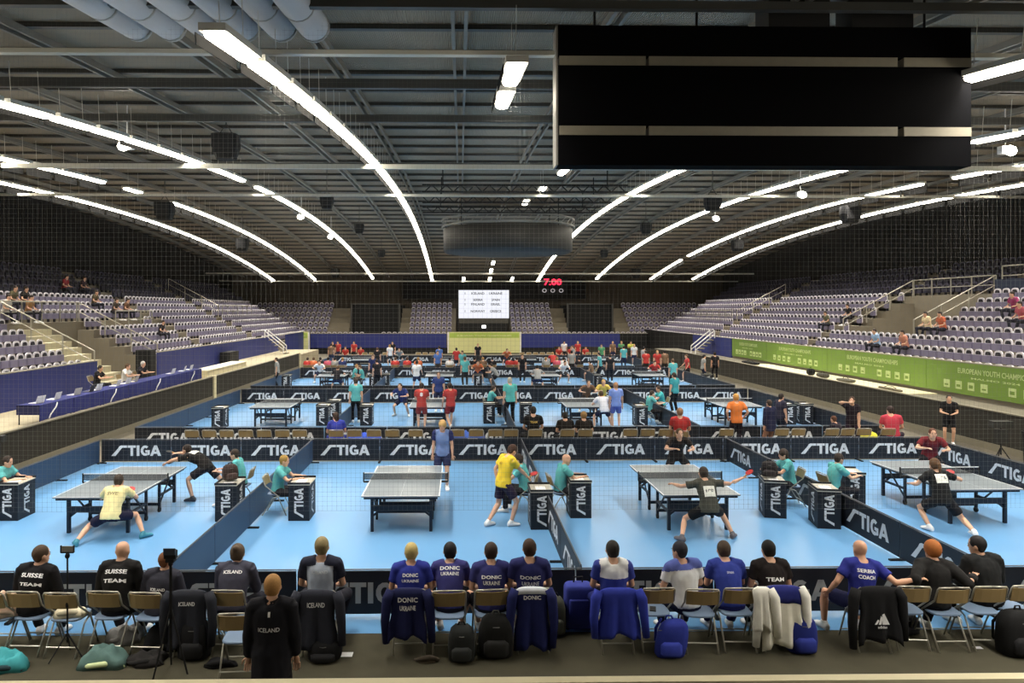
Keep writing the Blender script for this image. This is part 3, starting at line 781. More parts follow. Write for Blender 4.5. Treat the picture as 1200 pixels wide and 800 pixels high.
def foot_geo(mb, J, s, sg, P, g=0.0, sole=False):
    a = J['an' + s]; yw = R(-sg * P['toe'] + P['ptw']); Fd = V((-math.sin(yw), math.cos(yw), 0)); Sd = V((Fd.y, -Fd.x, 0))
    z0 = a.z - .08
    rings = [(-.075, .03, .03, .035), (-.06, .036, .045, .05), (0, .038, .05, .055), (.07, .044, .036, .042), (.13, .046, .028, .034), (.175, .036, .022, .026), (.195, .018, .014, .02)]
    mb.loft([(V((a.x, a.y, z0 + zc + .002)) + Fd * y, Sd, UP, rx + g, rz + g) for y, rx, rz, zc in rings], 10)
    return Fd, Sd, z0

TOP = {'tee': .62, 'long': 1.0, 'coat': 1.0, 'polo': .62}
def figure_raw(pn, top, bot, hair, lod):
    """raw (pre-fusion) meshes of a clothed figure: dict part -> (MB, fuse?)"""
    P = POSES[pn]; J = skeleton(P); out = {}
    n = 12 if lod == 0 else 8
    b = MB(); fg = MB() if lod == 0 else None
    b.loft(torso_rings(J, 0, -.13, .515), n)
    u = (J['head'] - J['neck']).normalized()
    limb(b, [J['neck'] - u * .04, J['neck'] + u * .06, J['head'] - u * .03], [.062, .054, .052], n)
    head_geo(b, J, n + 2)
    for s, sg in (('l', -1), ('r', 1)):
        sh, el, wr = J['sh' + s], J['el' + s], J['wr' + s]
        limb(b, [J['neck'] + (sh - J['neck']) * .4, sh], [.06, .062], n)
        limb(b, [sh, sh.lerp(el, .4), el, el.lerp(wr, .3), wr], [.056, .05, .04, .042, .027], n)
        hand_geo(b, fg, J, s, sg, P['curl'], lod)
        hp, kn, an = J['hp' + s], J['kn' + s], J['an' + s]
        limb(b, [hp, hp.lerp(kn, .35), kn, kn.lerp(an, .3), an.lerp(kn, .1)], [.092, .082, .056, .058, .038], n)
        foot_geo(b, J, s, sg, P)
    out['body'] = b
    if fg is not None: out['_fingers'] = fg
    # top
    t = MB(); lo = -.10 if top in ('tee', 'polo') else (-.14 if top == 'long' else -.26)
    sit = pn.startswith('sit')
    if sit: lo = -.05
    g = .016 if top in ('tee', 'polo') else .026
    t.loft(torso_rings(J, g, lo, .492 if top != 'polo' else .505, .012 if not sit else 0.006), n + 2)
    k = TOP[top]
    for s, sg in (('l', -1), ('r', 1)):
        sh, el, wr = J['sh' + s], J['el' + s], J['wr' + s]
        limb_open(t, [J['neck'] + (sh - J['neck']) * .3, sh + (sh - J['neck']) * .12], [.075 + g * .4, .066 + g], n)
        if k < 1: limb_open(t, [sh - (el - sh) * .08, sh.lerp(el, .3), sh.lerp(el, k)], [.06 + g, .058 + g, .058 + g], n)
        else:
            limb_open(t, [sh - (el - sh) * .08, sh.lerp(el, .5), el, el.lerp(wr, .5), el.lerp(wr, .96)], [.06 + g, .054 + g, .047 + g, .042 + g, .036 + g * .7], n)
            t.ball(el, .046 + g, .046 + g, .046 + g, 8, 6)
    if top in ('long', 'coat', 'polo'):
        t.loft([(J['neck'] + u * -.03, J['Rt'] @ RT, J['Rt'] @ FW, .078, .074), (J['neck'] + u * .035, J['Rt'] @ RT, J['Rt'] @ FW, .066, .064)], n)
    out['shirt'] = t
    # bottom
    t = MB(); t.loft(torso_rings(J, .014, -.14, .07), n + 2)
    for s, sg in (('l', -1), ('r', 1)):
        hp, kn, an = J['hp' + s], J['kn' + s], J['an' + s]
        if bot == 'shorts':
            limb_open(t, [hp - (kn - hp) * .08, hp.lerp(kn, .35), hp.lerp(kn, .72)], [.1, .104, .1], n)
        else:
            limb_open(t, [hp - (kn - hp) * .08, hp.lerp(kn, .4), kn, kn.lerp(an, .4), kn.lerp(an, .95)], [.1, .096, .074, .068, .06], n)
            t.ball(kn, .074, .074, .074, 8, 6)
    out['shorts' if bot == 'shorts' else 'trousers'] = t
    for s, sg in (('l', -1), ('r', 1)):
        t = MB(); Fd, Sd, z0 = foot_geo(t, J, s, sg, P, .01)
        a = J['an' + s]
        limb_open(t, [a, a + (J['kn' + s] - a).normalized() * .05], [.05, .047], n)
        out['shoe_' + s] = t
    if hair != 'bald':
        h, Rh = J['head'], J['Rh']; X, Y, Z = Rh @ RT, Rh @ FW, Rh @ UP
        t = MB(); c = h + Y * -.018 + Z * .028
        big = .018 if hair == 'curly' else .012 if hair in ('long', 'pony', 'bun') else .006
        t.ball(c, .086 + big, .1 + big, .103 + big, n + 2, 9, 0, Rh)
        t.loft([(h + Y * -.05 + Z * .04, X, Y, .08 + big, .055), (h + Y * -.052 + Z * -.05, X, Y, .072 + big, .045), (h + Y * -.045 + Z * -.085, X, Y, .05, .026)], n)
        if hair == 'long': t.loft([(h + Y * -.05 + Z * .03, X, Y, .085, .06), (h + Y * -.06 + Z * -.1, X, Y, .085, .05), (h + Y * -.075 + Z * -.2, X, Y, .07, .035), (h + Y * -.08 + Z * -.26, X, Y, .04, .02)], n)
        if hair == 'pony': t.tube([h + Y * -.1 + Z * .04, h + Y * -.15 + Z * .03, h + Y * -.165 + Z * -.06, h + Y * -.15 + Z * -.15], [.028, .036, .032, .014], 10)
        if hair == 'bun': t.ball(h + Y * -.1 + Z * .09, .045, .045, .045, 10, 8)
        if hair == 'cap':
            t.loft([(h + Y * .05 + Z * .055, X, Z, .07, .012), (h + Y * .12 + Z * .05, X, Z, .065, .011), (h + Y * .165 + Z * .04, X, Z, .035, .01)], n)
        out['cap' if hair == 'cap' else 'hair'] = t
    if lod == 0:
        h, Rh = J['head'], J['Rh']; X, Y, Z = Rh @ RT, Rh @ FW, Rh @ UP
        t = MB()
        for s in (-1, 1): t.ball(h + X * (s * .031) + Y * .0815 + Z * .008, .011, .007, .006, 8, 6, 0, Rh)
        out['eyes'] = t
        t = MB(); t.ball(h + Y * .092 + Z * -.062, .024, .007, .006, 8, 6, 0, Rh); out['mouth'] = t
        t = MB()
        for s in (-1, 1): t.ball(h + X * (s * .031) + Y * .088 + Z * .027, .018, .006, .0045, 8, 6, 0, Rh)
        out['eyebrows'] = t
    return out, J, P

SPECS = []
def person(label, loc, rz, pn, top, tc, bot, bc, hair, hc, skin=(214, 168, 140), lod=2, sc=1.0, shoe=(235, 235, 235), text=None, group=None, extra=None):
    SPECS.append(dict(label=label, loc=loc, rz=rz, pn=pn, top=top, tc=tc, bot=bot, bc=bc, hair=hair, hc=hc, skin=skin, lod=lod, sc=sc, shoe=shoe, text=text, group=group, extra=extra))
VOX = {0: .0155, 1: .026, 2: .036}
FIG = {}
def fuse_figures():
    tmp = []
    for sp in SPECS:
        key = (sp['pn'], sp['top'], sp['bot'], sp['hair'], sp['lod'])
        if key in FIG: continue
        raw, J, P = figure_raw(*key)
        FIG[key] = dict(J=J, P=P, raw=raw, me={})
        for part, mb in raw.items():
            if part == '_fingers': continue
            me = mb.mesh(part)
            if part in ('eyes', 'mouth', 'eyebrows'):
                FIG[key]['me'][part] = me; continue
            o = bpy.data.objects.new('tmp', me); COL.objects.link(o)
            r = o.modifiers.new('r', 'REMESH'); r.mode = 'VOXEL'
            r.voxel_size = VOX[sp['lod']] * (.8 if part in ('hair', 'cap', 'shoe_l', 'shoe_r') else 1.0); r.use_smooth_shade = True
            s = o.modifiers.new('s', 'SMOOTH'); s.factor = .5; s.iterations = 3 if sp['lod'] == 0 else 2
            tmp.append((key, part, o))
    dg = bpy.context.evaluated_depsgraph_get()
    for key, part, o in tmp:
        me = bpy.data.meshes.new_from_object(o.evaluated_get(dg))
        if part == 'body' and '_fingers' in FIG[key]['raw']:
            f2 = FIG[key]['raw']['_fingers'].mesh('f', (), True); bm = bmesh.new(); bm.from_mesh(me); bm.from_mesh(f2); bm.to_mesh(me); bm.free(); bpy.data.meshes.remove(f2)
        me.polygons.foreach_set('use_smooth', [True] * len(me.polygons))
        if key[4] == 0 and part in ('shirt', 'shorts', 'trousers'):      # folds in the cloth
            co = np.empty(len(me.vertices) * 3); me.vertices.foreach_get('co', co); co = co.reshape(-1, 3)
            no = np.empty(len(me.vertices) * 3); me.vertices.foreach_get('normal', no); no = no.reshape(-1, 3)
            sd = len(key[0]) * 3.7 + len(key[1])
            k = np.array([mnoise.noise(V((p[0] * 9 + sd, p[1] * 9, p[2] * 6))) + .5 * mnoise.noise(V((p[0] * 22, p[1] * 22 + sd, p[2] * 13))) for p in co])
            me.vertices.foreach_set('co', (co + no * (k * .009)[:, None]).ravel())
        me.name = part; me.materials.clear(); me.materials.append(None); FIG[key]['me'][part] = me
    for key, part, o in tmp:
        me = o.data; bpy.data.objects.remove(o); bpy.data.meshes.remove(me)
def put(name, me, mat, parent):
    o = ob(name, me, parent)
    if not len(me.materials): me.materials.append(None)
    o.material_slots[0].link = 'OBJECT'; o.material_slots[0].material = mat
    return o
def back_text(root, shirt_me, J, lines, mat, arch=0.0):
    """print conforming to the back of a garment: (string, height above chest, letter height, width)"""
    bvh = BVHTree.FromPolygons([v.co for v in shirt_me.vertices], [list(p.vertices) for p in shirt_me.polygons])
    X, Y, Z = J['Rt'] @ RT, J['Rt'] @ FW, J['Rt'] @ UP
    mb = MB()
    for s, z, h, wd in lines:
        vs, fs, tw = text_verts(s, .03); k = wd / tw; pts = []
        for a, b in vs:
            zz = z + b * h - arch * (a * k) ** 2
            o = J['chest'] + X * (a * k) + Z * zz - Y * .6
            hit = bvh.ray_cast(o, Y)
            p = hit[0] if hit[0] is not None else J['chest'] + X * (a * k) + Z * zz - Y * .14
            pts.append(p - Y * .006)
        mb.add(pts, fs)
    return mb.build('lettering', mat, root)
def place_figures():
    for sp in SPECS:
        F = FIG[(sp['pn'], sp['top'], sp['bot'], sp['hair'], sp['lod'])]
        t = thing('person', sp['label'], 'person', sp['loc'], sp['rz'], sp['group'], sp['sc'])
        sk = M(sp['skin'], .55, 0, .06, 12, .35)
        for part, me in F['me'].items():
            mat = {'body': sk, 'shirt': cloth(sp['tc']), 'shorts': cloth(sp['bc']), 'trousers': cloth(sp['bc']), 'hair': M(sp['hc'], .7, 0, .25, 60, .3, .4), 'cap': cloth(sp['hc']),
                   'eyes': M((30, 26, 24), .3), 'mouth': M((170, 96, 90), .5), 'eyebrows': M(tuple(int(c * .7) for c in sp['hc']), .8)}.get(part)
            nm = part
            if part.startswith('shoe'): mat = M(sp['shoe'], .6); nm = 'shoe'
            put(nm, me, mat, t)
        if sp['text']:
            lines, colr = sp['text'][:2]
            back_text(t, F['me']['shirt'], F['J'], lines, M(colr, .7, 0, 0), sp['text'][2] if len(sp['text']) > 2 else 0)
        if sp['extra']: sp['extra'](t, F)
# ================================================================== objects
def garment_zone(t, F, cond, rgb, name='panel', off=.004):
    """a differently coloured panel of a shirt: the faces whose centre (chest frame) meets cond, lifted a little"""
    me = F['me']['shirt']; J = F['J']; inv = J['Rt'].inverted(); mb = MB(); idx = {}
    for p in me.polygons:
        c = inv @ (V(p.center) - J['chest'])
        if cond(c):
            f = []
            for i in p.vertices:
                if i not in idx:
                    idx[i] = len(mb.v); v = me.vertices[i]; mb.v.append(tuple(v.co + v.normal * off))
                f.append(idx[i])
            mb.f.append(f); mb.m.append(0)
    if mb.f: put(name, mb.mesh(name, (), True), cloth(rgb), t)
def back_patch(t, F, x0, x1, z0, z1, rgb, name='number_bib', txt=None):
    me = F['me']['shirt']; J = F['J']
    bvh = BVHTree.FromPolygons([v.co for v in me.vertices], [list(p.vertices) for p in me.polygons])
    X, Y, Z = J['Rt'] @ RT, J['Rt'] @ FW, J['Rt'] @ UP; mb = MB(); n = 5; pts = []
    for i in range(n + 1):
        for j in range(n + 1):
            o = J['chest'] + X * (x0 + (x1 - x0) * i / n) + Z * (z0 + (z1 - z0) * j / n) - Y * .6
            h = bvh.ray_cast(o, Y)[0]; pts.append((h if h is not None else o + Y * .45) - Y * .006)
    mb.add(pts, [(i * (n + 1) + j, (i + 1) * (n + 1) + j, (i + 1) * (n + 1) + j + 1, i * (n + 1) + j + 1) for i in range(n) for j in range(n)])
    o = mb.build(name, M(rgb, .7), t)
    if txt: back_text(t, me, J, [(txt, (z0 + z1) / 2 - .02, .06, (x1 - x0) * .7)], M((40, 40, 45), .7, 0, 0))

# ---- table tennis table -------------------------------------------------
m_top = M((118, 128, 136), .32, 0, .04, 2, .6, name='blue_grey_table_top')
m_line = M((230, 232, 235), .5, 0, 0, name='white_line')
m_frame = M((24, 30, 42), .45, .1, .05, 3, name='dark_blue_frame')
m_tyre = M((18, 18, 20), .8)
m_net = None
def net_material():
    m = bpy.data.materials.new('net_mesh'); m.use_nodes = True; nt = m.node_tree; b = nt.nodes['Principled BSDF']
    b.inputs['Base Color'].default_value = lin((40, 44, 52)); b.inputs['Roughness'].default_value = .9
    b.inputs['Alpha'].default_value = .55
    return m
m_net = net_material()
def make_table():
    t = thing('table_tennis_table', 'x', 'table', (0, 0, 0))
    for s in (-1, 1):
        y0, y1 = (-1.37, -.004) if s < 0 else (.004, 1.37)
        h = MB().box(-.7625, .7625, y0, y1, .735, .76).build('table_half', m_top, t)
        mb = MB()
        for xs in (-.7625, .7425): mb.box(xs, xs + .02, y0, y1, .76, .7615)
        mb.box(-.7425, .7425, y0 if s < 0 else y1 - .02, y0 + .02 if s < 0 else y1, .76, .7615)
        mb.box(-.0015, .0015, y0, y1, .76, .7612)
        mb.build('boundary_lines', m_line, h)
        mb = MB()
        a, b = (-1.34, -.05) if s < 0 else (.05, 1.34)
        for x in (-.72, .70): mb.box(x, x + .02, a, b, .69, .735)
        mb.box(-.72, .72, a, a + .02, .69, .735); mb.box(-.72, .72, b - .02, b, .69, .735)
        mb.build('apron', m_frame, h)
        for x in (-.58, .58):
            yo = s * 1.12
            MB().box(x - .03, x + .03, yo - .03, yo + .03, .0, .70).build('leg', m_frame, t)
            yi = s * .32
            MB().box(x - .025, x + .025, yi - .025, yi + .025, .09, .70).build('leg', m_frame, t)
            MB().tube([(x - .02, yi, .055), (x + .02, yi, .055)], .055, 12).build('wheel', m_tyre, t)
        mb = MB()
        mb.box(-.58, .58, s * 1.12 - .02, s * 1.12 + .02, .40, .52)
        mb.bar((-.58, s * 1.12, .3), (-.4, s * 1.12, .44), .03, .04).bar((.58, s * 1.12, .3), (.4, s * 1.12, .44), .03, .04)
        for x in (-.58, .58): mb.bar((x, s * 1.12, .36), (x, s * .32, .36), .03, .05); mb.bar((x, s * .32, .16), (x, s * .9, .66), .025, .03)
        mb.box(-.58, .58, s * .32 - .015, s * .32 + .015, .14, .2)
        mb.build('crossbar', m_frame, t)
    n = thing('net', None, None); del_props(n); n.parent = t
    MB().box(-.9, .9, -.004, .004, .765, .9).build('net_mesh', m_net, n)
    MB().box(-.9, .9, -.006, .006, .898, .9125).build('net_tape', m_line, n)
    for s in (-1, 1): MB().box(s * .9 - .012, s * .9 + .012, -.015, .015, .72, .915).box(min(s * .74, s * .9), max(s * .74, s * .9), -.02, .02, .70, .733).build('net_post', m_black, n)
    return t
def del_props(o):
    for k in ('label', 'category'):
        if k in o: del o[k]
rowname = ['front row of courts', 'second row of courts', 'third row of courts', 'farthest row of courts']
colname = ['leftmost court', 'court second from the left', 'court third from the left', 'rightmost court']
TXC = [-7.12, -1.17, 4.72, 10.6]; TYC = [15.4, 28.2, 40.7, 53.2]
tt = make_table(); first = True
for r in range(4):
    for c in range(4):
        lab = 'dark framed table tennis table on the %s, %s' % (colname[c], rowname[r])
        if first: o = tt; first = False; tag(o, lab)
        else: o = copytree(tt, label=lab)
        tag(o, None, None, 'table tennis tables'); o.location = (TXC[c], TYC[r] + (.35 if r == 0 and c == 3 else 0), .015)
        o.rotation_euler.z = R([-.5, 0, .5, 1.5][c]) if r == 0 else 0

# ---- court barriers -----------------------------------------------------
m_logo = M((214, 216, 218), .6, 0, .04, 5, name='white_print')
m_logog = M((150, 152, 150), .6, 0, .04, 5, name='grey_print')
m_bar = M((17, 20, 29), .55, 0, .08, 1.5, name='black_navy_barrier')
m_barb = M((40, 62, 88), .5, 0, .08, 1.5, name='steel_blue_barrier')
BH = .68
_bar = {}
def bar_mesh(L):
    k = round(L, 2)
    if k not in _bar:
        b = MB().box(.012, L - .012, -.014, .014, .05, BH - .02).mesh('board', [m_bar])
        b2 = b.copy(); b2.materials[0] = m_barb
        f = MB().tube([(0.01, 0, .03), (0.01, 0, BH), (L - .01, 0, BH), (L - .01, 0, .03)], .011, 6).mesh('frame', [M((95, 98, 104), .4, .4)])
        ft = MB().box(-.02, .03, -.2, .2, 0.0, .03).box(L - .03, L + .02, -.2, .2, 0, .03).mesh('foot', [m_black])
        lg = {}
        for sg in (-1, 1):
            for nm, mt in (('w', m_logo), ('g', m_logog)):
                q = MB(); h = .30; wd = min(1.42, L * .72)
                logo(q, h, lambda x, z: (L / 2 - sg * -1 * x * (1 if sg < 0 else -1) if False else (L / 2 + (x if sg < 0 else -x)), sg * .0175, .2 + z), wd)
                lg[(sg, nm)] = q.mesh('printed_logo', [mt])
        _bar[k] = (b, b2, f, ft, lg)
    return _bar[k]
def barrier_run(p0, p1, n, desc, sides=(-1, 1), col='w', blue=False, skip=()):
    p0, p1 = V((p0[0], p0[1], .015)), V((p1[0], p1[1], .015)); d = (p1 - p0) / n; L = d.length; rz = math.atan2(d.y, d.x)
    b, b2, f, ft, lg = bar_mesh(L)
    for i in range(n):
        if i in skip: continue
        t = thing('court_barrier', '%s panel of the low barrier %s' % (nth(i), desc), 'barrier', p0 + d * i, rz, 'barrier ' + desc)
        o = ob('board', b2 if blue else b, t); ob('frame', f, t); ob('foot', ft, t)
        for s in sides: ob('printed_logo', lg[(s, col)], o)
short = ['front courts', 'second row of courts', 'third row of courts', 'farthest courts']
for r, (y0, y1) in enumerate(ROWS):
    barrier_run((DIV[0], y1), (DIV[4], y1), 12, 'behind the ' + short[r])
    barrier_run((DIV[0], y0), (DIV[4], y0), 12, 'before the ' + short[r], (-1, 1), 'g' if r == 0 else 'w')
    for j, x in enumerate(DIV):
        nm = ['along the left side of the ', 'between the first two of the ', 'down the middle of the ', 'between the last two of the ', 'along the right side of the '][j]
        barrier_run((x, y0 + .12), (x, y1 - .12), 5, nm + short[r], ((), (), (1,), (1,), (1,))[j] if r == 0 else (), 'w', j in (0, 1))

# ---- umpire desk --------------------------------------------------------
def desk_parts():
    b = MB().box(-.22, .22, -.31, .31, .0, .74).mesh('body', [m_bar])
    tp = MB().box(-.23, .23, -.32, .32, .74, .76).mesh('desk_top', [M((176, 172, 160), .5)])
    rim = MB().box(-.23, .23, -.32, -.305, .76, .80).box(-.23, .23, .305, .32, .76, .80).box(-.23, -.215, -.305, .305, .76, .80).mesh('rim', [m_bar])
    h = .19
    qs = [logo(MB(), h, f, .62).mesh('printed_logo', [m_logo]) for f in (lambda x, z: (.095 - z, -.3135, .37 + x), lambda x, z: (-.2235, -.095 + z, .37 + x), lambda x, z: (.2235, .095 - z, .37 + x))]
    return b, tp, rim, qs
DK = desk_parts()
def desk(label, x, y, rz=0.0, group='umpire desks'):
    t = thing('umpire_desk', label, 'desk', (x, y, .015), rz, group)
    o = ob('body', DK[0], t); ob('desk_top', DK[1], t); ob('rim', DK[2], t)
    for q in DK[3]: ob('printed_logo', q, o)
    p = MB().box(-.1, .1, -.15, .12, .761, .768).mesh('score_sheet', [m_white]); ob('score_sheet', p, t)
    return t

# ---- folding chair ------------------------------------------------------
m_tan = M((150, 128, 88), .55, 0, .06, 4, name='tan_chair_back')
m_seatb = M((112, 132, 158), .6, 0, .06, 4, name='blue_grey_chair_seat')
m_leg = M((176, 172, 160), .35, .55, .05, 5, name='chair_tube')
def make_chair():
    t = thing('folding_chair', 'x', 'chair')
    # sitter faces +y; back at -y
    me = MB()
    rg = []
    for x, yy in ((-.2, 0), (-.12, -.02), (0, -.028), (.12, -.02), (.2, 0)): rg.append((x, yy))
    for (a, b) in zip(rg[:-1], rg[1:]):
        me.add([(a[0], a[1] - .21, .62), (b[0], b[1] - .21, .62), (b[0], b[1] - .245, .80), (a[0], a[1] - .245, .80), (a[0], a[1] - .23, .62), (b[0], b[1] - .23, .62), (b[0], b[1] - .265, .80), (a[0], a[1] - .265, .80)],
               [(0, 3, 2, 1), (4, 5, 6, 7), (0, 1, 5, 4), (2, 3, 7, 6), (0, 4, 7, 3), (1, 2, 6, 5)])
    me.build('backrest', m_tan, t, False)
    s = MB(); s.loft([(V((0, 0, z)), RT, FW, .205 * k, .2 * k) for z, k in ((.425, .93), (.432, 1), (.448, 1), (.455, .95))], 16, 0, True, .55); s.build('seat', m_seatb, t)
    for x in (-.215, .215):
        MB().tube([(x, .24, 0), (x, .05, .43), (x, -.21, .64), (x * .98, -.265, .80), (x * .9, -.272, .825), (0, -.275, .83)], .012, 6).build('leg', m_leg, t, True)
        MB().tube([(x * .93, -.28, 0), (x * .93, -.06, .36), (x * .93, .1, .43)], .012, 6).build('leg', m_leg, t, True)
    MB().tube([(-.2, -.22, .12), (.2, -.22, .12)], .009, 6).build('stretcher', m_leg, t)
    MB().tube([(-.215, .2, .1), (.215, .2, .1)], .009, 6).build('stretcher', m_leg, t)
    return t
CH0 = make_chair(); _chused = [False]
def chair(label, x, y, rz=0.0, group='folding chairs', z=.012):
    if not _chused[0]: o = CH0; _chused[0] = True; tag(o, label, None, group)
    else: o = copytree(CH0, label=label, group=group)
    o.location = (x, y, z); o.rotation_euler = (0, 0, rz); return o

# ---- jacket hung over a chair back --------------------------------------
def jacket(label, x, y, rgb, drop=.55, wd=.50, seed=0, sleeves=(1, 1), sleeve_len=.5, lines=None, tcol=(240, 240, 240), yoke=None, sleeve_rgb=None, z0=.012):
    rnd = random.Random(seed); t = thing('jacket', label, 'jacket', (x, y, z0))
    nx, nz = 14, 14; mb = MB(); ph = rnd.random() * 6
    prof = [(-.17, .62), (-.19, .74), (-.225, .83), (-.265, .856), (-.305, .84), (-.325, .78)]
    nb = 10
    for i in range(1, nb + 1):
        k = i / nb; prof.append((-.325 - .05 * k, .78 - drop * k))
    rows = []
    for j, (py, pz) in enumerate(prof):
        k = max(0, (j - 5) / nb); row = []
        for i in range(nx + 1):
            u = i / nx * 2 - 1; half = wd / 2 * (1 - .10 * (1 if j < 4 else 0) - .22 * math.sin(min(1, k * 1.6) * math.pi) * .6 + .06 * k)
            fold = .034 * k * math.sin(u * 7 + ph) + .02 * k * math.sin(u * 13 + 2 * ph)
            low = -.04 * k * (u * u) + .02 * k * math.sin(u * 5 + ph)
            row.append((u * half, py + fold - .02 * abs(u) ** 3 * (1 if j > 3 else -1) * -1, pz + low - .03 * abs(u) ** 4))
        rows.append(row)
    vs = [p for r in rows for p in r]; fs = [(a * (nx + 1) + b, a * (nx + 1) + b + 1, (a + 1) * (nx + 1) + b + 1, (a + 1) * (nx + 1) + b) for a in range(len(prof) - 1) for b in range(nx)]
    def sheet(name, fs, rgb, off=0.0):
        me = MB().add([(p[0], p[1] - off, p[2] + off * .3) for p in vs], fs).mesh(name, [cloth(rgb)], True); bm = bmesh.new(); bm.from_mesh(me)
        bmesh.ops.delete(bm, geom=[v for v in bm.verts if not v.link_faces], context='VERTS'); bm.to_mesh(me); bm.free()
        o = ob(name, me, t); s = o.modifiers.new('thick', 'SOLIDIFY'); s.thickness = .012; s.offset = -1; return o
    body = sheet('jacket_body', fs, rgb)
    if yoke:
        sheet('yoke', [f for i, f in enumerate(fs) if (i // nx) < yoke[1]], yoke[0], .006)
    for s, on in zip((-1, 1), sleeves):
        if not on: continue
        a = V((s * (wd / 2 - .01), -.27, .82)); L = sleeve_len * (.9 + .2 * rnd.random())
        pts = [a, a + V((s * .045, -.03, -.10)), a + V((s * .07, -.05 + .02 * rnd.random(), -.1 - L * .5)), a + V((s * (.05 + .05 * rnd.random()), -.05, -.1 - L))]
        q = MB(); q.tube(pts, [.06, .068, .056, .046], 10); o = q.build('sleeve', cloth(sleeve_rgb or rgb), t, True)
    if lines:
        q = MB()
        for s, z, h, wdt in lines:
            tv, tf, tw = text_verts(s, .03); kk = wdt / tw
            def f(a, b):
                zz = z + b * h; k = max(0, (.78 - zz) / drop); u = a * kk / (wd / 2 * (1 + .12 * k))
                fold = .034 * k * math.sin(u * 7 + ph) + .02 * k * math.sin(u * 13 + 2 * ph)
                return (a * kk, -.325 - .05 * k + fold - .026, zz)
            q.add([f(a, b) for a, b in tv], tf)
        q.build('lettering', M(tcol, .7, 0, 0), t)
    return t

# ---- bags ---------------------------------------------------------------
def backpack(label, x, y, rgb, w=.34, d=.24, h=.46, rz=0.0, trim=(30, 30, 32), lean=0.0, z=.012, name='backpack'):
    t = thing(name, label, 'bag', (x, y, z), rz)
    mb = MB(); rg = []
    for k, s in ((0, .86), (.04, .97), (.3, 1.03), (.65, .98), (.86, .84), (.96, .6), (1.0, .3)):
        rg.append((V((lean * k * .3, lean * -.1 * k, h * k)), RT, FW, w / 2 * s, d / 2 * s))
    mb.loft(rg, 16, 0, True, .62); mb.build('bag_body', cloth(rgb), t, True)
    q = MB(); q.loft([(V((0, -d * .46, h * k)), RT, FW, w * .36 * s, d * .22 * s) for k, s in ((.08, .8), (.14, 1), (.38, 1), (.47, .7))], 12, 0, True, .65); q.build('front_pocket', cloth(tuple(min(255, int(c * 1.15) + 6) for c in rgb)), t, True)
    MB().tube([(-.05, 0, h * .97), (-.03, 0, h * 1.08), (.03, 0, h * 1.08), (.05, 0, h * .97)], .011, 6).build('handle', cloth(trim), t, True)
    for s in (-1, 1): MB().tube([(s * w * .2, d * .35, h * .92), (s * w * .34, d * .62, h * .6), (s * w * .36, d * .6, h * .25), (s * w * .3, d * .4, h * .08)], [.016, .02, .016, .01], 6).build('shoulder_strap', cloth(trim), t, True)
    MB().tube([(-w * .42, -d * .2, h * .72), (0, -d * .5, h * .78), (w * .42, -d * .2, h * .72)], .005, 5).build('zip', M((120, 120, 118), .4, .5), t)
    return t
def heap(label, x, y, rgb, w, d, h, seed, name='clothes_pile', cat='clothes', z=.012, rz=0, extra=None):
    t = thing(name, label, cat, (x, y, z), rz); n, m = 22, 9; mb = MB(); vs = []; fs = []
    for j in range(m):
        r_ = 1 - j / m
        for i in range(n):
            a = 2 * math.pi * i / n; ca, sa = math.cos(a), math.sin(a)
            e = r_ * (1 + .14 * math.sin(3 * a + seed) + .08 * math.sin(5 * a + 2 * seed))
            px, py = w / 2 * e * math.copysign(abs(ca) ** .8, ca), d / 2 * e * math.copysign(abs(sa) ** .8, sa)
            nz = mnoise.noise(V((px * 7 + seed, py * 7, seed))) + .5 * mnoise.noise(V((px * 17, py * 17 + seed, 3)))
            vs.append((px, py, 0 if j == 0 else h * (1 - r_ ** 3) ** .6 * (.8 + .45 * nz)))
    for j in range(m - 1):
        for i in range(n): fs.append((j * n + i, j * n + (i + 1) % n, (j + 1) * n + (i + 1) % n, (j + 1) * n + i))
    fs.append([(m - 1) * n + i for i in range(n)]); fs.append([i for i in reversed(range(n))])
    mb.add(vs, fs); mb.build('cloth_body', cloth(rgb), t, True)
    q = MB(); q.tube([(-w * .45, -d * .2, .02), (-w * .2, -d * .42, .05), (w * .1, -d * .4, .07), (w * .35, -d * .2, .04), (w * .5, -d * .3, .015)], [.01, .03, .035, .03, .012], 8)
    q.build('loose_sleeve', cloth(extra or tuple(int(c * .8) for c in rgb)), t, True)
    return t

# ---- tripods ------------------------------------------------------------
def tripod(label, x, y, h, phone):
    t = thing('tripod', label, 'tripod', (x, y, .012))
    for i in range(3):
        a = R(90 + 120 * i + 20); MB().tube([(0, 0, .32 if phone else .8), (.22 * math.cos(a), .22 * math.sin(a), .01)], [.01, .008] if phone else [.014, .011], 6).build('leg', m_black, t)
    MB().tube([(0, 0, .2), (0, 0, h)], .011 if phone else .018, 8).build('pole', m_black, t)
    MB().tube([(0, 0, h * .5), (0, 0, h * .5 + .06)], .022, 8).build('clamp', m_black, t)
    MB().ball((0, 0, h), .03, .03, .04, 10, 6).build('ball_head', m_black, t, True)
    if phone:
        MB().box(-.085, -.075, -.012, .012, h + .04, h + .13).box(.075, .085, -.012, .012, h + .04, h + .13).box(-.08, .08, -.01, .01, h + .035, h + .05).build('phone_clamp', m_black, t)
    else:
        MB().box(-.05, .05, -.04, .05, h + .02, h + .06).build('mount_plate', m_black, t)
    return t
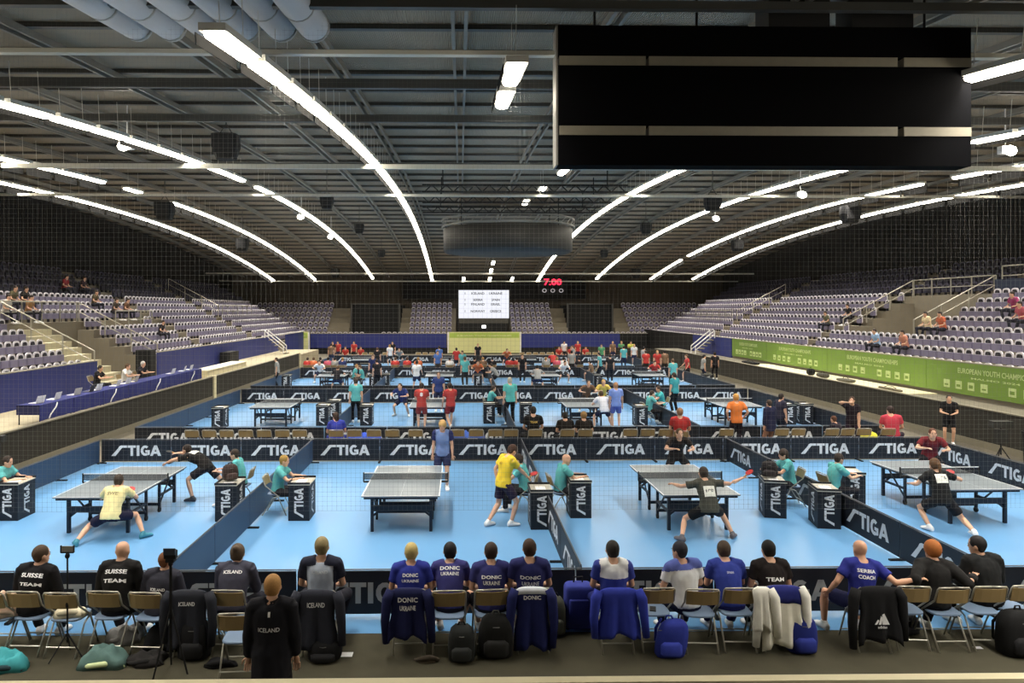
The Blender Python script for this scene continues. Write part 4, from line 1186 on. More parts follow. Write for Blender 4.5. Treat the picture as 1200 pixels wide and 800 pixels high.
def hold(label, rgb=(170, 40, 40), tilt=20, other=None):
    """a racket gripped in the right hand of a figure"""
    def f(t, F):
        if other: other(t, F)
        J = F['J']; w, e = J['wrr'], J['elr']; d = (w - e).normalized(); p = w + d * .06
        k = t.scale[0]; Rz = Matrix.Rotation(t.rotation_euler.z, 3, 'Z'); P = V(t.location) + Rz @ (p * k); dd = Rz @ d
        racket(label, P, math.atan2(-dd.x, dd.y), R(tilt), rgb)
    return f
def racket(label, p, rz, tilt, rgb=(170, 40, 40)):
    t = thing('table_tennis_racket', label, 'racket', p, rz); t.rotation_euler = (tilt, 0, rz)
    MB().loft([(V((0, .17, -.006)), RT, FW, .075, .08), (V((0, .17, .006)), RT, FW, .075, .08)], 18).build('blade', M(rgb, .5), t)
    MB().box(-.014, .014, -.02, .1, -.011, .011).build('handle', M((170, 120, 70), .5), t)
    return t
# ================================================================== near row of spectators
BLK, NAVY, ROY, TEAL, RED = (26, 25, 28), (38, 42, 72), (44, 60, 170), (92, 172, 174), (196, 54, 56)
CY0 = 9.42
def fx(u, y=CY0): return xat(u, y)
front = [  # u, chair?
 (2, 'folding chair cut by the left picture edge'), (40, 'folding chair under the dark-haired coach in black'), (85, 'empty folding chair behind the phone tripod'),
 (133, 'folding chair under the bald coach in black'), (183, 'folding chair beside the camera tripod'), (231, 'folding chair hidden by dark jackets beside the camera tripod'), (274, 'folding chair under the grey-jacketed coach with a bun'),
 (377, 'folding chair under the grey and black raglan shirt'), (480, 'folding chair under the blond coach in blue'), (526, 'folding chair between the blond coach and the next in blue'),
 (574, 'folding chair behind the large black backpack'), (621, 'folding chair beside the olive bag'), (719, 'folding chair beside the blue suitcase'),
 (765, 'empty folding chair with a phone on its seat'), (816, 'folding chair under the white and blue shirt'), (860, 'folding chair under the blue shirt with white print'),
 (906, 'folding chair covered by a white and navy jacket'), (1012, 'folding chair under the bald coach in blue'), (1059, 'empty folding chair the bald coach rests his arm on'),
 (1100, 'folding chair under the ginger-haired spectator'), (1145, 'empty folding chair between two spectators in black'), (1186, 'folding chair under the dark-haired spectator in a hoodie')]
CHX = {}
for i, (u, lab) in enumerate(front):
    rz = R([4, -3, 2, -4, 5, 0, 3][i % 7]) * (1 if i % 2 else -1) * .8
    dy = [0, .03, -.02, .02, -.03][i % 5]
    chair(lab, fx(u), CY0 + dy, rz, 'folding chairs of the near row'); CHX[u] = (fx(u), CY0 + dy)
chair('folding chair standing behind the near row beside the standing person', xat(283, 8.75), 8.75, R(3), 'folding chairs of the near row')

def sitter(label, u, pn, top, tc, bot, bc, hair, hc, **kw):
    y = kw.pop('y', CY0 + .02)
    person(label, (fx(u), y, .012), R(kw.pop('rz', 0)), pn, top, tc, bot, bc, hair, hc, lod=0, **kw)
WHT = (252, 252, 252)
sitter('seated coach in black jacket with white arched print, dark brown hair', 37, 'sit_right', 'long', BLK, 'long', (30, 30, 34), 'short', (74, 58, 44), text=([('SUISSE', .07, .05, .27), ('TEAM', -.035, .04, .28)], WHT, .5))
sitter('bald seated coach in black jacket with white arched print', 136, 'sit', 'long', (30, 29, 29), 'long', (28, 28, 32), 'bald', (120, 90, 70), text=([('SUISSE', .07, .05, .27), ('TEAM', -.035, .045, .28)], WHT, .5), sc=1.03)
sitter('seated child with auburn hair in dark grey top', 186, 'sit_right', 'long', (52, 52, 62), 'long', (30, 30, 40), 'short', (112, 70, 42), sc=.93, text=([('ICELAND', -.06, .04, .2)], WHT))
sitter('seated coach with brown bun in grey jacket', 271, 'sit_fwd', 'long', (66, 66, 80), 'long', (34, 34, 44), 'bun', (88, 72, 58), text=([('ICELAND', .05, .045, .24)], WHT))
def raglan(t, F):
    garment_zone(t, F, lambda c: (abs(c.x) > .16 and c.z > -.3) or (c.z > .13 and abs(c.x) > .05), (40, 42, 58), 'raglan_sleeves')
sitter('upright seated coach in pale grey raglan shirt with dark shoulders', 376, 'sit_up', 'tee', (186, 196, 214), 'long', (34, 34, 44), 'short', (150, 134, 96), text=([('ICELAND', .04, .04, .2)], (225, 230, 235)), extra=raglan, sc=1.05)
UK = [('DONIC', .03, .045, .2), ('UKRAINE', -.035, .035, .22)]
def band(t, F): garment_zone(t, F, lambda c: c.x > .2 and -.1 < c.z < -.02, WHT, 'sleeve_band')
sitter('blond seated coach in bright blue shirt', 481, 'sit', 'tee', (48, 58, 148), 'shorts', (30, 34, 60), 'short', (206, 184, 120), text=(UK, WHT))
sitter('seated black-haired coach in violet blue shirt left of the pair', 527, 'sit_fwd', 'tee', (66, 66, 128), 'shorts', (28, 28, 40), 'short', (34, 32, 36), text=([('DONIC', .07, .05, .26), ('UKRAINE', .0, .045, .24)], WHT), y=CY0 + .06)
sitter('seated brown-haired coach in navy blue shirt behind the black backpack', 576, 'sit', 'tee', (54, 56, 112), 'shorts', (26, 26, 36), 'short', (62, 48, 40), text=([('DONIC', .0, .045, .26), ('UKRAINE', -.075, .05, .22)], WHT))
sitter('seated brown-haired coach in navy blue shirt beside the divider', 621, 'sit_up', 'tee', (46, 48, 100), 'shorts', (26, 26, 36), 'short', (70, 52, 42), text=([('DONIC', -.02, .045, .26), ('UKRAINE', -.1, .05, .22)], WHT), sc=1.02)
def whiteyoke(t, F): garment_zone(t, F, lambda c: c.z > .0 and abs(c.x) < .185, (236, 236, 236), 'white_yoke')
sitter('seated dark-haired spectator in shirt with white back and blue waist', 719, 'sit_up', 'tee', (58, 70, 150), 'long', (36, 44, 110), 'short', (46, 42, 38), extra=whiteyoke)
def blueyoke(t, F): garment_zone(t, F, lambda c: c.z > .1, (92, 104, 176), 'blue_yoke')
sitter('seated spectator leaning forward in white shirt with blue shoulders', 806, 'sit_left', 'tee', (232, 234, 236), 'long', (30, 34, 60), 'short', (46, 46, 56), extra=blueyoke, y=CY0 + .05, rz=8)
sitter('seated brown-haired spectator hunched in plain blue shirt', 858, 'sit_fwd', 'tee', (52, 66, 150), 'long', (36, 40, 100), 'short', (76, 62, 50), text=([('SPAIN', -.0, .03, .09)], (200, 205, 230)), y=CY0 + .06)
sitter('seated black-haired spectator in dark shirt with white print', 908, 'sit', 'tee', (34, 28, 28), 'long', (30, 30, 36), 'short', (24, 22, 22), text=([('TEAM', -.06, .05, .24)], WHT), y=CY0 + .05)
sitter('bald seated coach in blue shirt with an arm on the next chair', 1012, 'sit_arm', 'tee', (46, 52, 138), 'shorts', (36, 40, 80), 'bald', (140, 120, 100), text=([('SERBIA', .05, .045, .24), ('COACH', -.03, .05, .22)], WHT), skin=(222, 170, 140), sc=1.0)
sitter('seated ginger-haired spectator in black with arms over the chairs', 1097, 'sit_armleft', 'long', (34, 33, 33), 'long', (26, 26, 30), 'curly', (168, 100, 48))
sitter('seated dark-haired spectator in black hoodie near the right edge', 1166, 'sit_look', 'long', (32, 33, 34), 'long', (26, 26, 28), 'short', (34, 32, 34), sc=1.02, y=CY0 + .12)
person('standing blond person in long dark jacket nearest the camera', (xat(318, 7.35), 7.35, .012), R(2), 'stand', 'coat', (34, 34, 40), 'long', (26, 26, 30), 'short', (196, 148, 92), lod=0, sc=.97,
       text=([('ICELAND', -.09, .045, .22)], (235, 235, 238)), extra=lambda t, F: back_patch(t, F, -.012, .012, .06, .11, WHT, 'collar_mark'))

jacket('charcoal jacket with white word hanging on the raglan wearer\'s chair', *CHX[377], (48, 50, 60), .62, .5, 1, lines=[('ICELAND', .66, .06, .22)], sleeve_len=.55)
jacket('navy jacket with white print hanging on the blond coach\'s chair', *CHX[480], (30, 34, 74), .52, .46, 2, lines=[('DONIC', .70, .06, .25), ('UKRAINE', .60, .06, .2)], sleeve_len=.5)
jacket('navy jacket with white collar strip hanging beside the olive bag', *CHX[621], (34, 40, 92), .66, .44, 3, yoke=((222, 226, 236), 5), lines=[('DONIC', .72, .05, .22)], sleeve_len=.6)
jacket('royal blue jacket spread over the chair beside the suitcase', *CHX[719], (50, 62, 160), .5, .52, 4, sleeve_len=.52)
jacket('white jacket with navy shoulders hanging over a chair to the floor', *CHX[906], (226, 222, 206), .66, .52, 5, yoke=((42, 48, 120), 7), sleeve_len=.6, sleeve_rgb=(236, 234, 226))
jacket('white jacket hanging from one side of the blue shirt\'s chair', CHX[860][0] + .24, CHX[860][1] - .02, (236, 233, 222), .42, .24, 8, sleeves=(0, 1), sleeve_len=.45)
j = jacket('black jacket with white triangle emblem on the bald coach\'s chair', *CHX[1012], (24, 24, 26), .58, .54, 6, sleeve_len=.6)
q = MB(); q.add([(-.10, -.41, .42), (-.07, -.41, .42), (-.04, -.41, .47), (-.06, -.41, .485)], [(0, 1, 2, 3)]).add([(-.05, -.41, .42), (-.015, -.41, .42), (.005, -.41, .50), (-.02, -.41, .53)], [(0, 1, 2, 3)]).add([(0, -.41, .42), (.09, -.41, .42), (.02, -.41, .56), (-.005, -.41, .545)], [(0, 1, 2, 3)])
text_flat(q, 'adidas', 0, -.41, .37, .035); q.build('emblem', M((235, 235, 235), .7), j)
jacket('dark grey jacket hanging on the chair left of the camera tripod', *CHX[231], (44, 46, 54), .6, .5, 7, lines=[('ICELAND', .68, .05, .2)], sleeve_len=.55)

# bags and things on the floor, near row
def g(u, v): p = at(u, v); return p.x, p.y
backpack('black backpack standing below the dark jackets beside the camera tripod', *g(228, 770), (30, 30, 32), .4, .26, .48)
backpack('small black backpack with grey pocket in front of the folding chairs', *g(541, 772), (44, 46, 46), .34, .28, .42)
backpack('large black backpack with grey top straps', *g(581, 768), (34, 34, 34), .44, .28, .52, trim=(110, 110, 106))
backpack('olive grey rucksack leaning by the navy jacket', *g(650, 742), (84, 86, 76), .3, .24, .5)
backpack('royal blue backpack lying against the empty chair', *g(784, 768), (52, 64, 158), .38, .24, .46, lean=.25, trim=(40, 52, 150))
backpack('navy blue bag beside the white jacket', *g(938, 762), (36, 46, 118), .38, .3, .46, trim=(30, 36, 90))
backpack('black backpack under the last folding chair at the right edge', *g(1192, 766), (26, 26, 27), .5, .3, .56, rz=.1)
backpack('black round bag under the hanging charcoal jacket', *g(381, 770), (28, 28, 30), .42, .34, .24, name='sports_bag')
backpack('dark bag under the empty chair the bald coach leans on', *g(1058, 740), (34, 34, 38), .4, .26, .24, name='sports_bag')
t = thing('suitcase', 'royal blue soft suitcase standing by the barrier', 'suitcase', (*g(678, 738), .012))
MB().loft([(V((0, 0, .05 + .58 * k)), RT, FW, .2 * s, .13 * s) for k, s in ((0, .9), (.04, 1), (.9, 1), (.97, .92), (1, .8))], 18, 0, True, .45).build('case_body', cloth((58, 68, 152)), t, True)
MB().loft([(V((0, -.13, .12 + .34 * k)), RT, FW, .15 * s, .03 * s) for k, s in ((0, .9), (.05, 1), (.95, 1), (1, .9))], 12, 0, True, .5).build('front_pocket', cloth((52, 60, 138)), t, True)
MB().tube([(-.06, .05, .62), (-.06, .05, .7), (.06, .05, .7), (.06, .05, .62)], .012, 6).build('handle', m_black, t)
for s in (-1, 1): MB().tube([(s * .15, -.02, .03), (s * .15, .02, .03)], .03, 10).build('wheel', m_black, t)
heap('pale green and teal sports bag lying under the empty chair', *g(123, 778), (92, 120, 116), .6, .42, .24, 3, 'sports_bag', 'bag', extra=(206, 220, 168))
heap('dark jacket fallen on the floor beside the camera tripod', *g(172, 776), (46, 44, 44), .5, .35, .13, 5)
heap('pile of dark clothes between the tripod and the chair', *g(192, 758), (32, 32, 34), .5, .4, .34, 9)
heap('white and black towel heap under the bald coach\'s chair', *g(148, 750), (150, 148, 146), .45, .35, .22, 11)
heap('teal bag at the lower left picture edge', *g(6, 783), (70, 160, 168), .55, .4, .22, 2, 'sports_bag', 'bag', extra=(40, 60, 66))
heap('pale floral towel hung over the leftmost chair seat', fx(8), CY0 - .02, (220, 190, 168), .34, .3, .3, 14, 'towel', 'towel', z=.47)
heap('black shoe bag beside the standing person', *g(258, 780), (24, 24, 26), .4, .2, .08, 8)
heap('brown strap lying behind the blond coach\'s chair', *g(500, 775), (96, 86, 74), .3, .14, .04, 6, 'strap', 'strap')
MB().box(-.09, .09, -.06, .06, 0, .004).build('paper_sheet', m_white, loc=(*g(405, 768), .013), label='white paper lying beside the hanging charcoal jacket', cat='paper')
MB().box(-.05, .05, -.03, .03, 0, .004).build('tissue', m_white, loc=(*g(1146, 760), .013), label='small white tissue on the dark floor near the right edge', cat='paper')
MB().box(-.04, .04, -.075, .075, 0, .009).build('smartphone', m_black, loc=(CHX[765][0], CHX[765][1] - .02, .468), rz=R(-15), label='black phone lying on the empty chair seat', cat='phone')
heap('white shirt draped over the empty chair back', CHX[85][0], CHX[85][1] - .02, (224, 214, 186), .4, .3, .12, 21, 'towel', 'towel', z=.47)
p = g(79, 772); tripod('thin phone tripod standing behind the empty chair', p[0], p[1], 1.29, True)
MB().box(-.072, .072, -.005, .005, 0, .072).build('smartphone', m_chrome, loc=(p[0], p[1], .012 + 1.29 + .05), label='phone held in the thin tripod clamp', cat='phone')
p = g(200, 790); tripod('black camera tripod behind the auburn-haired child', p[0], p[1], 1.33, False)
t = thing('camera', 'small black camera on the tall tripod', 'camera', (p[0], p[1], 1.405))
MB().box(-.07, .07, -.035, .035, 0, .09).build('camera_body', m_black, t); MB().tube([(0, .035, .045), (0, .11, .045)], .035, 12).build('lens', m_black, t); MB().box(-.07, .07, -.05, -.036, .05, .13).build('flip_screen', M((60, 66, 76), .3), t)

# ================================================================== front courts: players, umpires, desks
def pl(label, x, y, rz, pn, tc, bc, hc, lod=0, top='tee', bot='shorts', hair='short', **kw):
    person(label, (x, y, .015), R(rz), pn, top, tc, bot, bc, hair, hc, lod=lod, **kw)
bibw = (232, 232, 222)
pl('crouching player in cream shirt at the near end of the leftmost table', -6.62, 13.75, 0, 'lunge', (228, 216, 160), (30, 30, 52), (60, 50, 42), shoe=(60, 130, 150), text=([('SWE', -.02, .07, .2)], (150, 140, 100)), extra=hold('red racket of the crouching player in cream'))
pl('player in black bending over the leftmost table', -6.0, 16.75, 78, 'stretch', (28, 26, 26), (34, 32, 36), (40, 30, 26), shoe=(60, 62, 70), extra=hold('black racket of the player in black bending over the table', (30, 30, 32), 10, lambda t, F: back_patch(t, F, -.13, .13, -.02, .14, bibw, 'number_bib', '51')))
pl('player in blue grey shirt behind the second table', xat(519, 17.6), 17.6, 172, 'stand', (112, 134, 182), (40, 46, 78), (196, 160, 104), sc=.98, hair='curly', extra=lambda t, F: garment_zone(t, F, lambda c: abs(c.x) > .17, (40, 46, 90), 'dark_sleeves'))
pl('player in yellow shirt walking to the umpire desk', xat(590, 14.6), 14.6, -62, 'reach', (226, 196, 60), (44, 36, 56), (60, 40, 30), text=([('UKR', .0, .05, .14)], (190, 150, 40)), sc=1.0, extra=hold('red racket in the hand of the yellow-shirted player'))
pl('player in dark shirt behind the third table', xat(793, 18.0), 18.0, 180, 'crouch_face', (40, 34, 32), (30, 30, 34), (80, 60, 40))
pl('player in charcoal shirt with square bib reaching at the third table', 4.72, 13.65, -4, 'forehand', (70, 70, 62), (24, 24, 26), (60, 50, 42), shoe=(96, 92, 98), extra=hold('red racket of the reaching player in charcoal', (170, 40, 40), 35, lambda t, F: back_patch(t, F, -.11, .11, -.16, .04, bibw, 'number_bib', '108')))
pl('player in dark red shirt behind the rightmost table', xat(1090, 17.9), 17.9, 160, 'crouch_face', (110, 36, 42), (30, 30, 36), (90, 50, 34))
pl('player in black shirt with bib stepping at the rightmost table', xat(1104, 14.1), 14.1, 2, 'step_low', (26, 26, 27), (28, 28, 32), (92, 66, 44), hair='pony', extra=hold('red racket of the stepping player in black', (170, 40, 40), 20, lambda t, F: back_patch(t, F, -.12, .12, -.06, .12, bibw, 'number_bib', '175')))
def ump(label, x, y, rz, hair, hc, lod=0, pn='sit_desk', sc=.97):
    person(label, (x, y, .015), R(rz), pn, 'polo', TEAL, 'long', (30, 30, 36), hair, hc, lod=lod, sc=sc)
YU = 15.6
for lab, x, rzd, dl in (
        ('seated umpire in teal shirt with dark hair left of the first divider', -4.95, 90, None), ('seated umpire in teal shirt facing the second table', -3.95, -90, None),
        ('seated umpire in teal shirt beside the yellow-shirted player', 1.40, 75, None), ('seated bald umpire in teal shirt right of the middle divider', 2.16, -80, None),
        ('seated umpire with long dark hair in teal facing the third table', 7.42, 85, None), ('seated dark-haired umpire in teal facing the rightmost table', 8.14, -85, None),
        ('seated umpire in teal shirt at the left picture edge', xat(-6, 15.4), -90, None)):
    y = YU if lab.find('first divider') < 0 else 16.3
    if 'long dark' in lab: y = 16.1
    ump(lab, x, y, rzd, 'long' if 'long dark' in lab else ('bald' if 'bald' in lab else 'short'), (150, 120, 60) if 'second table' in lab else (50, 40, 34))
    chair('folding chair under the ' + lab.replace('seated ', '').replace(' in teal shirt', '').replace(' in teal', ''), x, y, R(rzd), 'umpire chairs', .015)
def dk(label, u, v, rz=0):
    p = at(u, v); return desk(label, p.x, p.y, R(rz))
dk('black umpire desk at the left picture edge', 19, 606)
dk('black umpire desk with a backpack on it', 270, 607, 0)
dk('black umpire desk facing the second table', 354, 606)
dk('black umpire desk beside the yellow-shirted player', 633, 616)
dk('black umpire desk right of the middle divider', 678, 603)
dk('black umpire desk facing the third table', 905, 603, -12)
dk('black umpire desk standing against the last divider', 966, 615, -10)
dk('black umpire desk facing the rightmost table', 996, 592, -10)
p = at(270, 607); backpack('black and red backpack lying on the umpire desk', p.x - .02, p.y + .05, (56, 44, 42), .32, .24, .32, z=.775 + .02 + .02, rz=.6)
p = at(905, 603); backpack('black backpack with white badge lying on the umpire desk', p.x - .02, p.y + .1, (40, 36, 38), .34, .24, .32, z=.775 + .02 + .02, rz=-.4)

# ================================================================== aisle behind the front courts
us = [229, 249, 269, 291, 312, 333, 353, 395, 416, 440, 461, 488, 536, 558, 580, 598, 626, 663, 685, 737, 757, 778, 848, 912, 931, 970, 988, 1008, 1036]
for i, u in enumerate(us):
    chair('%s tan-backed chair from the left in the aisle behind the front courts' % nth(i), xat(u, 21.75), 21.75, R((i * 37) % 9 - 4), 'chairs in the aisle behind the front courts', .0)
def aisle(label, u, y, rz, pn, tc, bc, hc, hair='short', top='tee', bot='long', **kw):
    person(label, (xat(u, y), y, 0.0), R(rz), pn, top, tc, bot, bc, hair, hc, lod=1, **kw)
aisle('seated spectator with long dark hair in the aisle', 395, 21.8, 10, 'sit_look', (50, 60, 150), (40, 50, 130), (60, 44, 36), 'long')
aisle('seated spectator in black shirt with yellow print', 625, 21.8, 0, 'sit_up', (30, 28, 28), (24, 24, 26), (40, 34, 30), text=([('TEAM', 0, .06, .2)], (200, 170, 90)), sc=1.1)
aisle('seated spectator in black left of the blond one in the aisle', 663, 21.8, 0, 'sit', (32, 28, 26), (24, 24, 26), (44, 38, 34))
aisle('seated blond spectator in black in the aisle', 685, 21.8, 0, 'sit', (34, 29, 26), (24, 24, 26), (150, 116, 70), 'curly')
chair('tan-backed chair under the red shirt in the aisle', xat(797, 21.4), 21.4, R(-10), 'chairs in the aisle behind the front courts', .0)
aisle('person in red shirt sitting in the aisle behind the third table', 797, 21.4, -10, 'sit_up', (166, 50, 48), (120, 90, 70), (150, 110, 80), sc=1.1)
aisle('standing person in orange shirt in the aisle', 863, 22.35, 0, 'stand_hips', (218, 122, 60), (36, 30, 40), (206, 150, 80), sc=1.03)
aisle('standing person in navy jacket in the aisle beside the orange shirt', 903, 22.2, 25, 'stand', (34, 36, 62), (150, 110, 90), (60, 46, 38), top='coat', sc=.93)
aisle('standing player with dark hair behind the navy jacket', 914, 23.6, -70, 'stand', (46, 44, 60), (30, 30, 40), (40, 32, 28), sc=.95, bot='shorts')
aisle('standing person in black shirt holding a phone to the ear', 998, 22.35, 170, 'stand_phone', (34, 26, 34), (40, 28, 40), (70, 50, 40), sc=.98)
aisle('seated child in dark top in the aisle chairs', 985, 21.9, 30, 'sit_fwd', (40, 34, 44), (30, 30, 36), (80, 50, 34), sc=.9)
aisle('seated person in raspberry shirt at the end of the aisle', 1046, 21.8, -25, 'sit_left', (186, 62, 78), (44, 34, 50), (50, 36, 34), sc=1.12)
aisle('standing player in black with a pale blue towel by the rink boards', 1112, 23.2, 150, 'stand_arms_front', (28, 27, 30), (26, 26, 30), (50, 40, 36), bot='shorts', sc=.95)
heap('blue jackets heaped on the aisle chairs', xat(428, 21.75), 21.8, (60, 86, 186), 1.0, .4, .28, 31, z=.46)
heap('blue and white jackets on the chairs behind the blue grey player', xat(548, 21.75), 21.8, (70, 100, 180), 1.0, .4, .28, 33, z=.46, extra=(220, 220, 225))
heap('yellow bag on the aisle chair beside the black-shirted person', xat(1018, 21.9), 21.9, (222, 214, 70), .5, .4, .25, 35, 'sports_bag', 'bag', z=.46)
heap('black bag on the floor between aisle chairs', xat(868, 21.6), 21.6, (30, 30, 34), .8, .4, .4, 36, 'sports_bag', 'bag', z=0)

# ================================================================== second row of courts
def far(label, u, y, rz, pn, tc, bc, hc=(60, 46, 38), lod=1, bot='shorts', top='tee', hair='short', **kw):
    person(label, (xat(u, y), y, .015), R(rz), pn, top, tc, bot, bc, hair, hc, lod=lod, **kw)
    if pn.startswith('sit') and not 46.5 < y < 47.6:
        chair('folding chair under the ' + label.replace('seated ', ''), xat(u, y), y, R(rz), 'chairs under distant seated people', .015)
B2 = (44, 56, 110)
far('player in navy bending at the far side of the second-row table', 471, 29.7, 165, 'ready', B2, (30, 34, 60))
far('player in navy standing behind the second-row table', 514, 31.0, 180, 'stand', (56, 70, 124), (30, 34, 60))
far('player in red shirt with number before the second-row table', 494, 26.2, 0, 'stand_arms_front', (176, 66, 60), (140, 54, 52), text=([('8', -.04, .14, .1)], WHT))
far('player in red shirt stepping right of the second-row table', 528, 26.6, 20, 'walk', (174, 64, 62), (120, 40, 46))
far('standing umpire in teal between the second-row courts', 417, 28.0, 10, 'stand', TEAL, BLK, bot='long')
far('standing umpire in teal in the middle of the second row', 598, 27.4, 15, 'stand', (96, 184, 176), BLK, bot='long', hc=(190, 180, 160), sc=1.05)
far('seated umpire in teal leaning in the middle of the second row', 574, 29.4, -80, 'sit_desk', (84, 168, 170), BLK, bot='long')
far('player in pale blue before the third second-row table', 722, 26.3, 0, 'stand', (126, 150, 214), (90, 100, 170), hc=(180, 130, 90))
far('player in white with dark shorts before the third second-row table', 707, 26.4, 10, 'ready', (210, 212, 222), (34, 36, 60), hc=(80, 60, 40))
far('player in yellow behind the third second-row table', 706, 30.6, 180, 'crouch_face', (216, 190, 96), (60, 60, 60), hc=(190, 150, 80))
far('player in brown behind the third second-row table', 688, 30.9, 185, 'ready', (110, 84, 66), (50, 44, 44))
far('seated umpire in teal right of the third second-row table', 760, 27.6, -80, 'sit_desk', TEAL, BLK, bot='long')
far('second seated umpire in teal right of the third second-row table', 776, 29.2, 90, 'sit_desk', (70, 170, 172), BLK, bot='long')
far('standing umpire in teal behind the seated umpires', 791, 30.4, 30, 'stand', (64, 150, 156), BLK, bot='long')
far('standing official in grey beside the left rink boards', 325, 40.4, 100, 'stand', (150, 152, 150), (30, 30, 36), bot='long', lod=1)
for i, (u, y) in enumerate(((258, 27.0), (379, 27.6), (392, 29.0), (430, 27.6), (573, 28.0), (616, 28.0), (750, 27.2), (922, 27.6), (942, 27.6))):
    desk('%s black desk from the left in the second row of courts' % nth(i), xat(u, y), y, 0, 'desks in the second row')
for i, (u, y) in enumerate(((336, 40.3), (438, 40.3), (452, 40.8), (560, 40.5), (700, 40.3), (828, 40.5))):
    desk('%s black desk from the left in the third row of courts' % nth(i), xat(u, y), y, 0, 'desks in the third row')
# third and fourth rows: small distant figures
cols = dict(r=(186, 62, 58), o=(204, 110, 70), k=(34, 32, 36), n=(44, 52, 96), t=TEAL, g=(150, 150, 148), w=(224, 224, 226), p=(196, 90, 110), y=(206, 206, 90), e=(90, 150, 100), b=(84, 120, 190), m=(120, 96, 76))
cname = dict(r='red', o='orange', k='black', n='navy', t='teal', g='grey', w='white', p='pink', y='yellow', e='green', b='blue', m='brown')
pname = dict(stand='standing', sit='seated', ready='crouching', walk='walking', stand_arms_front='standing')
cnt = {}
def crowd(area, items):
    for (u, y, c, pn, rz) in items:
        key = (area, c, pname[pn]); i = cnt.get(key, 0); cnt[key] = i + 1
        far('%s %s person in %s %s' % (nth(i), pname[pn], cname[c], area), u, y, rz, pn, cols[c], random.choice([(30, 30, 36), (40, 44, 70), (60, 56, 54)]), random.choice([(50, 40, 34), (90, 66, 46), (170, 130, 80), (34, 30, 30)]), lod=2,
            bot='long' if pn in ('sit', 'stand') and c in 'tkg' else 'shorts')
crowd('on the third row of courts', [(395, 38.6, 'k', 'ready', 0), (375, 43.3, 'w', 'ready', 180), (442, 39.2, 'k', 'stand', 20), (488, 38.6, 'w', 'walk', -20), (545, 41.0, 't', 'stand', 10), (580, 40.4, 'g', 'ready', 80), (630, 38.8, 'g', 'ready', 0),
    (612, 43.4, 'k', 'stand', 180), (694, 44, 'm', 'sit', 60), (703, 45, 't', 'stand', 60), (715, 43.2, 'k', 'stand', 0), (767, 42.6, 'r', 'ready', 170), (789, 39.0, 't', 'stand', 10), (806, 43.5, 'r', 'walk', 90), (824, 42.6, 'g', 'stand', -90), (838, 45, 'k', 'stand', 0), (415, 41.2, 't', 'sit', -90), (425, 40.6, 't', 'sit', 90), (437, 43, 'n', 'stand', 180), (560, 43, 'o', 'ready', 180), (660, 42.8, 'w', 'ready', 200)])
crowd('in the aisle behind the third row', [(360, 47.1, 'r', 'sit', 0), (367, 47.1, 'o', 'sit', 0), (375, 47.2, 'k', 'sit', 0), (384, 47.1, 'p', 'sit', 0), (392, 47.1, 'g', 'sit', 0), (401, 47.1, 'n', 'sit', 0), (463, 47.1, 'r', 'sit', 0), (477, 47.1, 'r', 'sit', 0), (490, 47.1, 'o', 'sit', 0), (513, 47.2, 'b', 'stand', 180), (527, 47.1, 'w', 'sit', 0),
    (542, 47.2, 't', 'stand', 160), (556, 47.1, 'k', 'sit', 0), (566, 47.1, 'm', 'sit', 0), (577, 47.1, 'k', 'sit', 0), (597, 47.1, 'r', 'sit', 0), (606, 47.1, 'r', 'sit', 0), (640, 47.1, 'g', 'sit', 0), (653, 47.1, 'p', 'sit', 0), (661, 47.1, 'w', 'sit', 0), (670, 47.2, 'g', 'stand', 0), (679, 47.1, 'k', 'sit', 0), (712, 47.1, 'k', 'sit', 0), (757, 47.2, 'r', 'stand', 0), (770, 47.2, 'r', 'stand', 180), (779, 47.2, 'm', 'stand', 0)])
crowd('on the farthest row of courts', [(388, 57.0, 'm', 'stand', 0), (457, 55.5, 'w', 'stand', 30), (468, 57, 'g', 'ready', 180), (442, 51.2, 'k', 'stand', 0), (515, 53, 'b', 'stand', 20), (594, 56, 'o', 'ready', 180), (648, 51.0, 'r', 'ready', 0), (672, 54, 'g', 'stand', 90), (705, 56, 'e', 'stand', 160), (731, 53, 't', 'stand', 0), (754, 52, 'g', 'stand', -60), (743, 56, 'w', 'stand', 180), (535, 51.4, 'r', 'walk', 10), (560, 57, 'k', 'stand', 180)])
crowd('by the far blue wall', [(390, 61, 'k', 'stand', 180), (396, 61.2, 'r', 'stand', 180), (405, 61, 'r', 'sit', 180), (415, 61, 'r', 'stand', 170), (423, 61, 'r', 'sit', 180), (655, 61, 'r', 'sit', 180), (661, 61.4, 'w', 'stand', 180), (669, 61, 'r', 'sit', 180), (677, 61, 'r', 'stand', 180), (686, 61, 'r', 'sit', 180), (718, 60.6, 'm', 'stand', 180), (728, 61, 'e', 'stand', 180), (739, 61, 'y', 'stand', 180), (460, 61, 'k', 'stand', 180)])
i = 0
for a, b in ((427, 452), (490, 520), (612, 650), (690, 700)):
    u = a
    while u < b:
        chair('%s pale chair by the far blue wall' % nth(i), xat(u, 60.4), 60.4, R(180), 'chairs by the far blue wall', 0); u += 8; i += 1
for i, u in enumerate((360, 367, 375, 384, 392, 401, 463, 477, 490, 527, 556, 566, 577, 597, 606, 640, 653, 661, 679, 712)):
    chair('%s chair in the aisle behind the third row' % nth(i), xat(u, 47.1), 47.1, 0, 'chairs in the aisle behind the third row', 0)

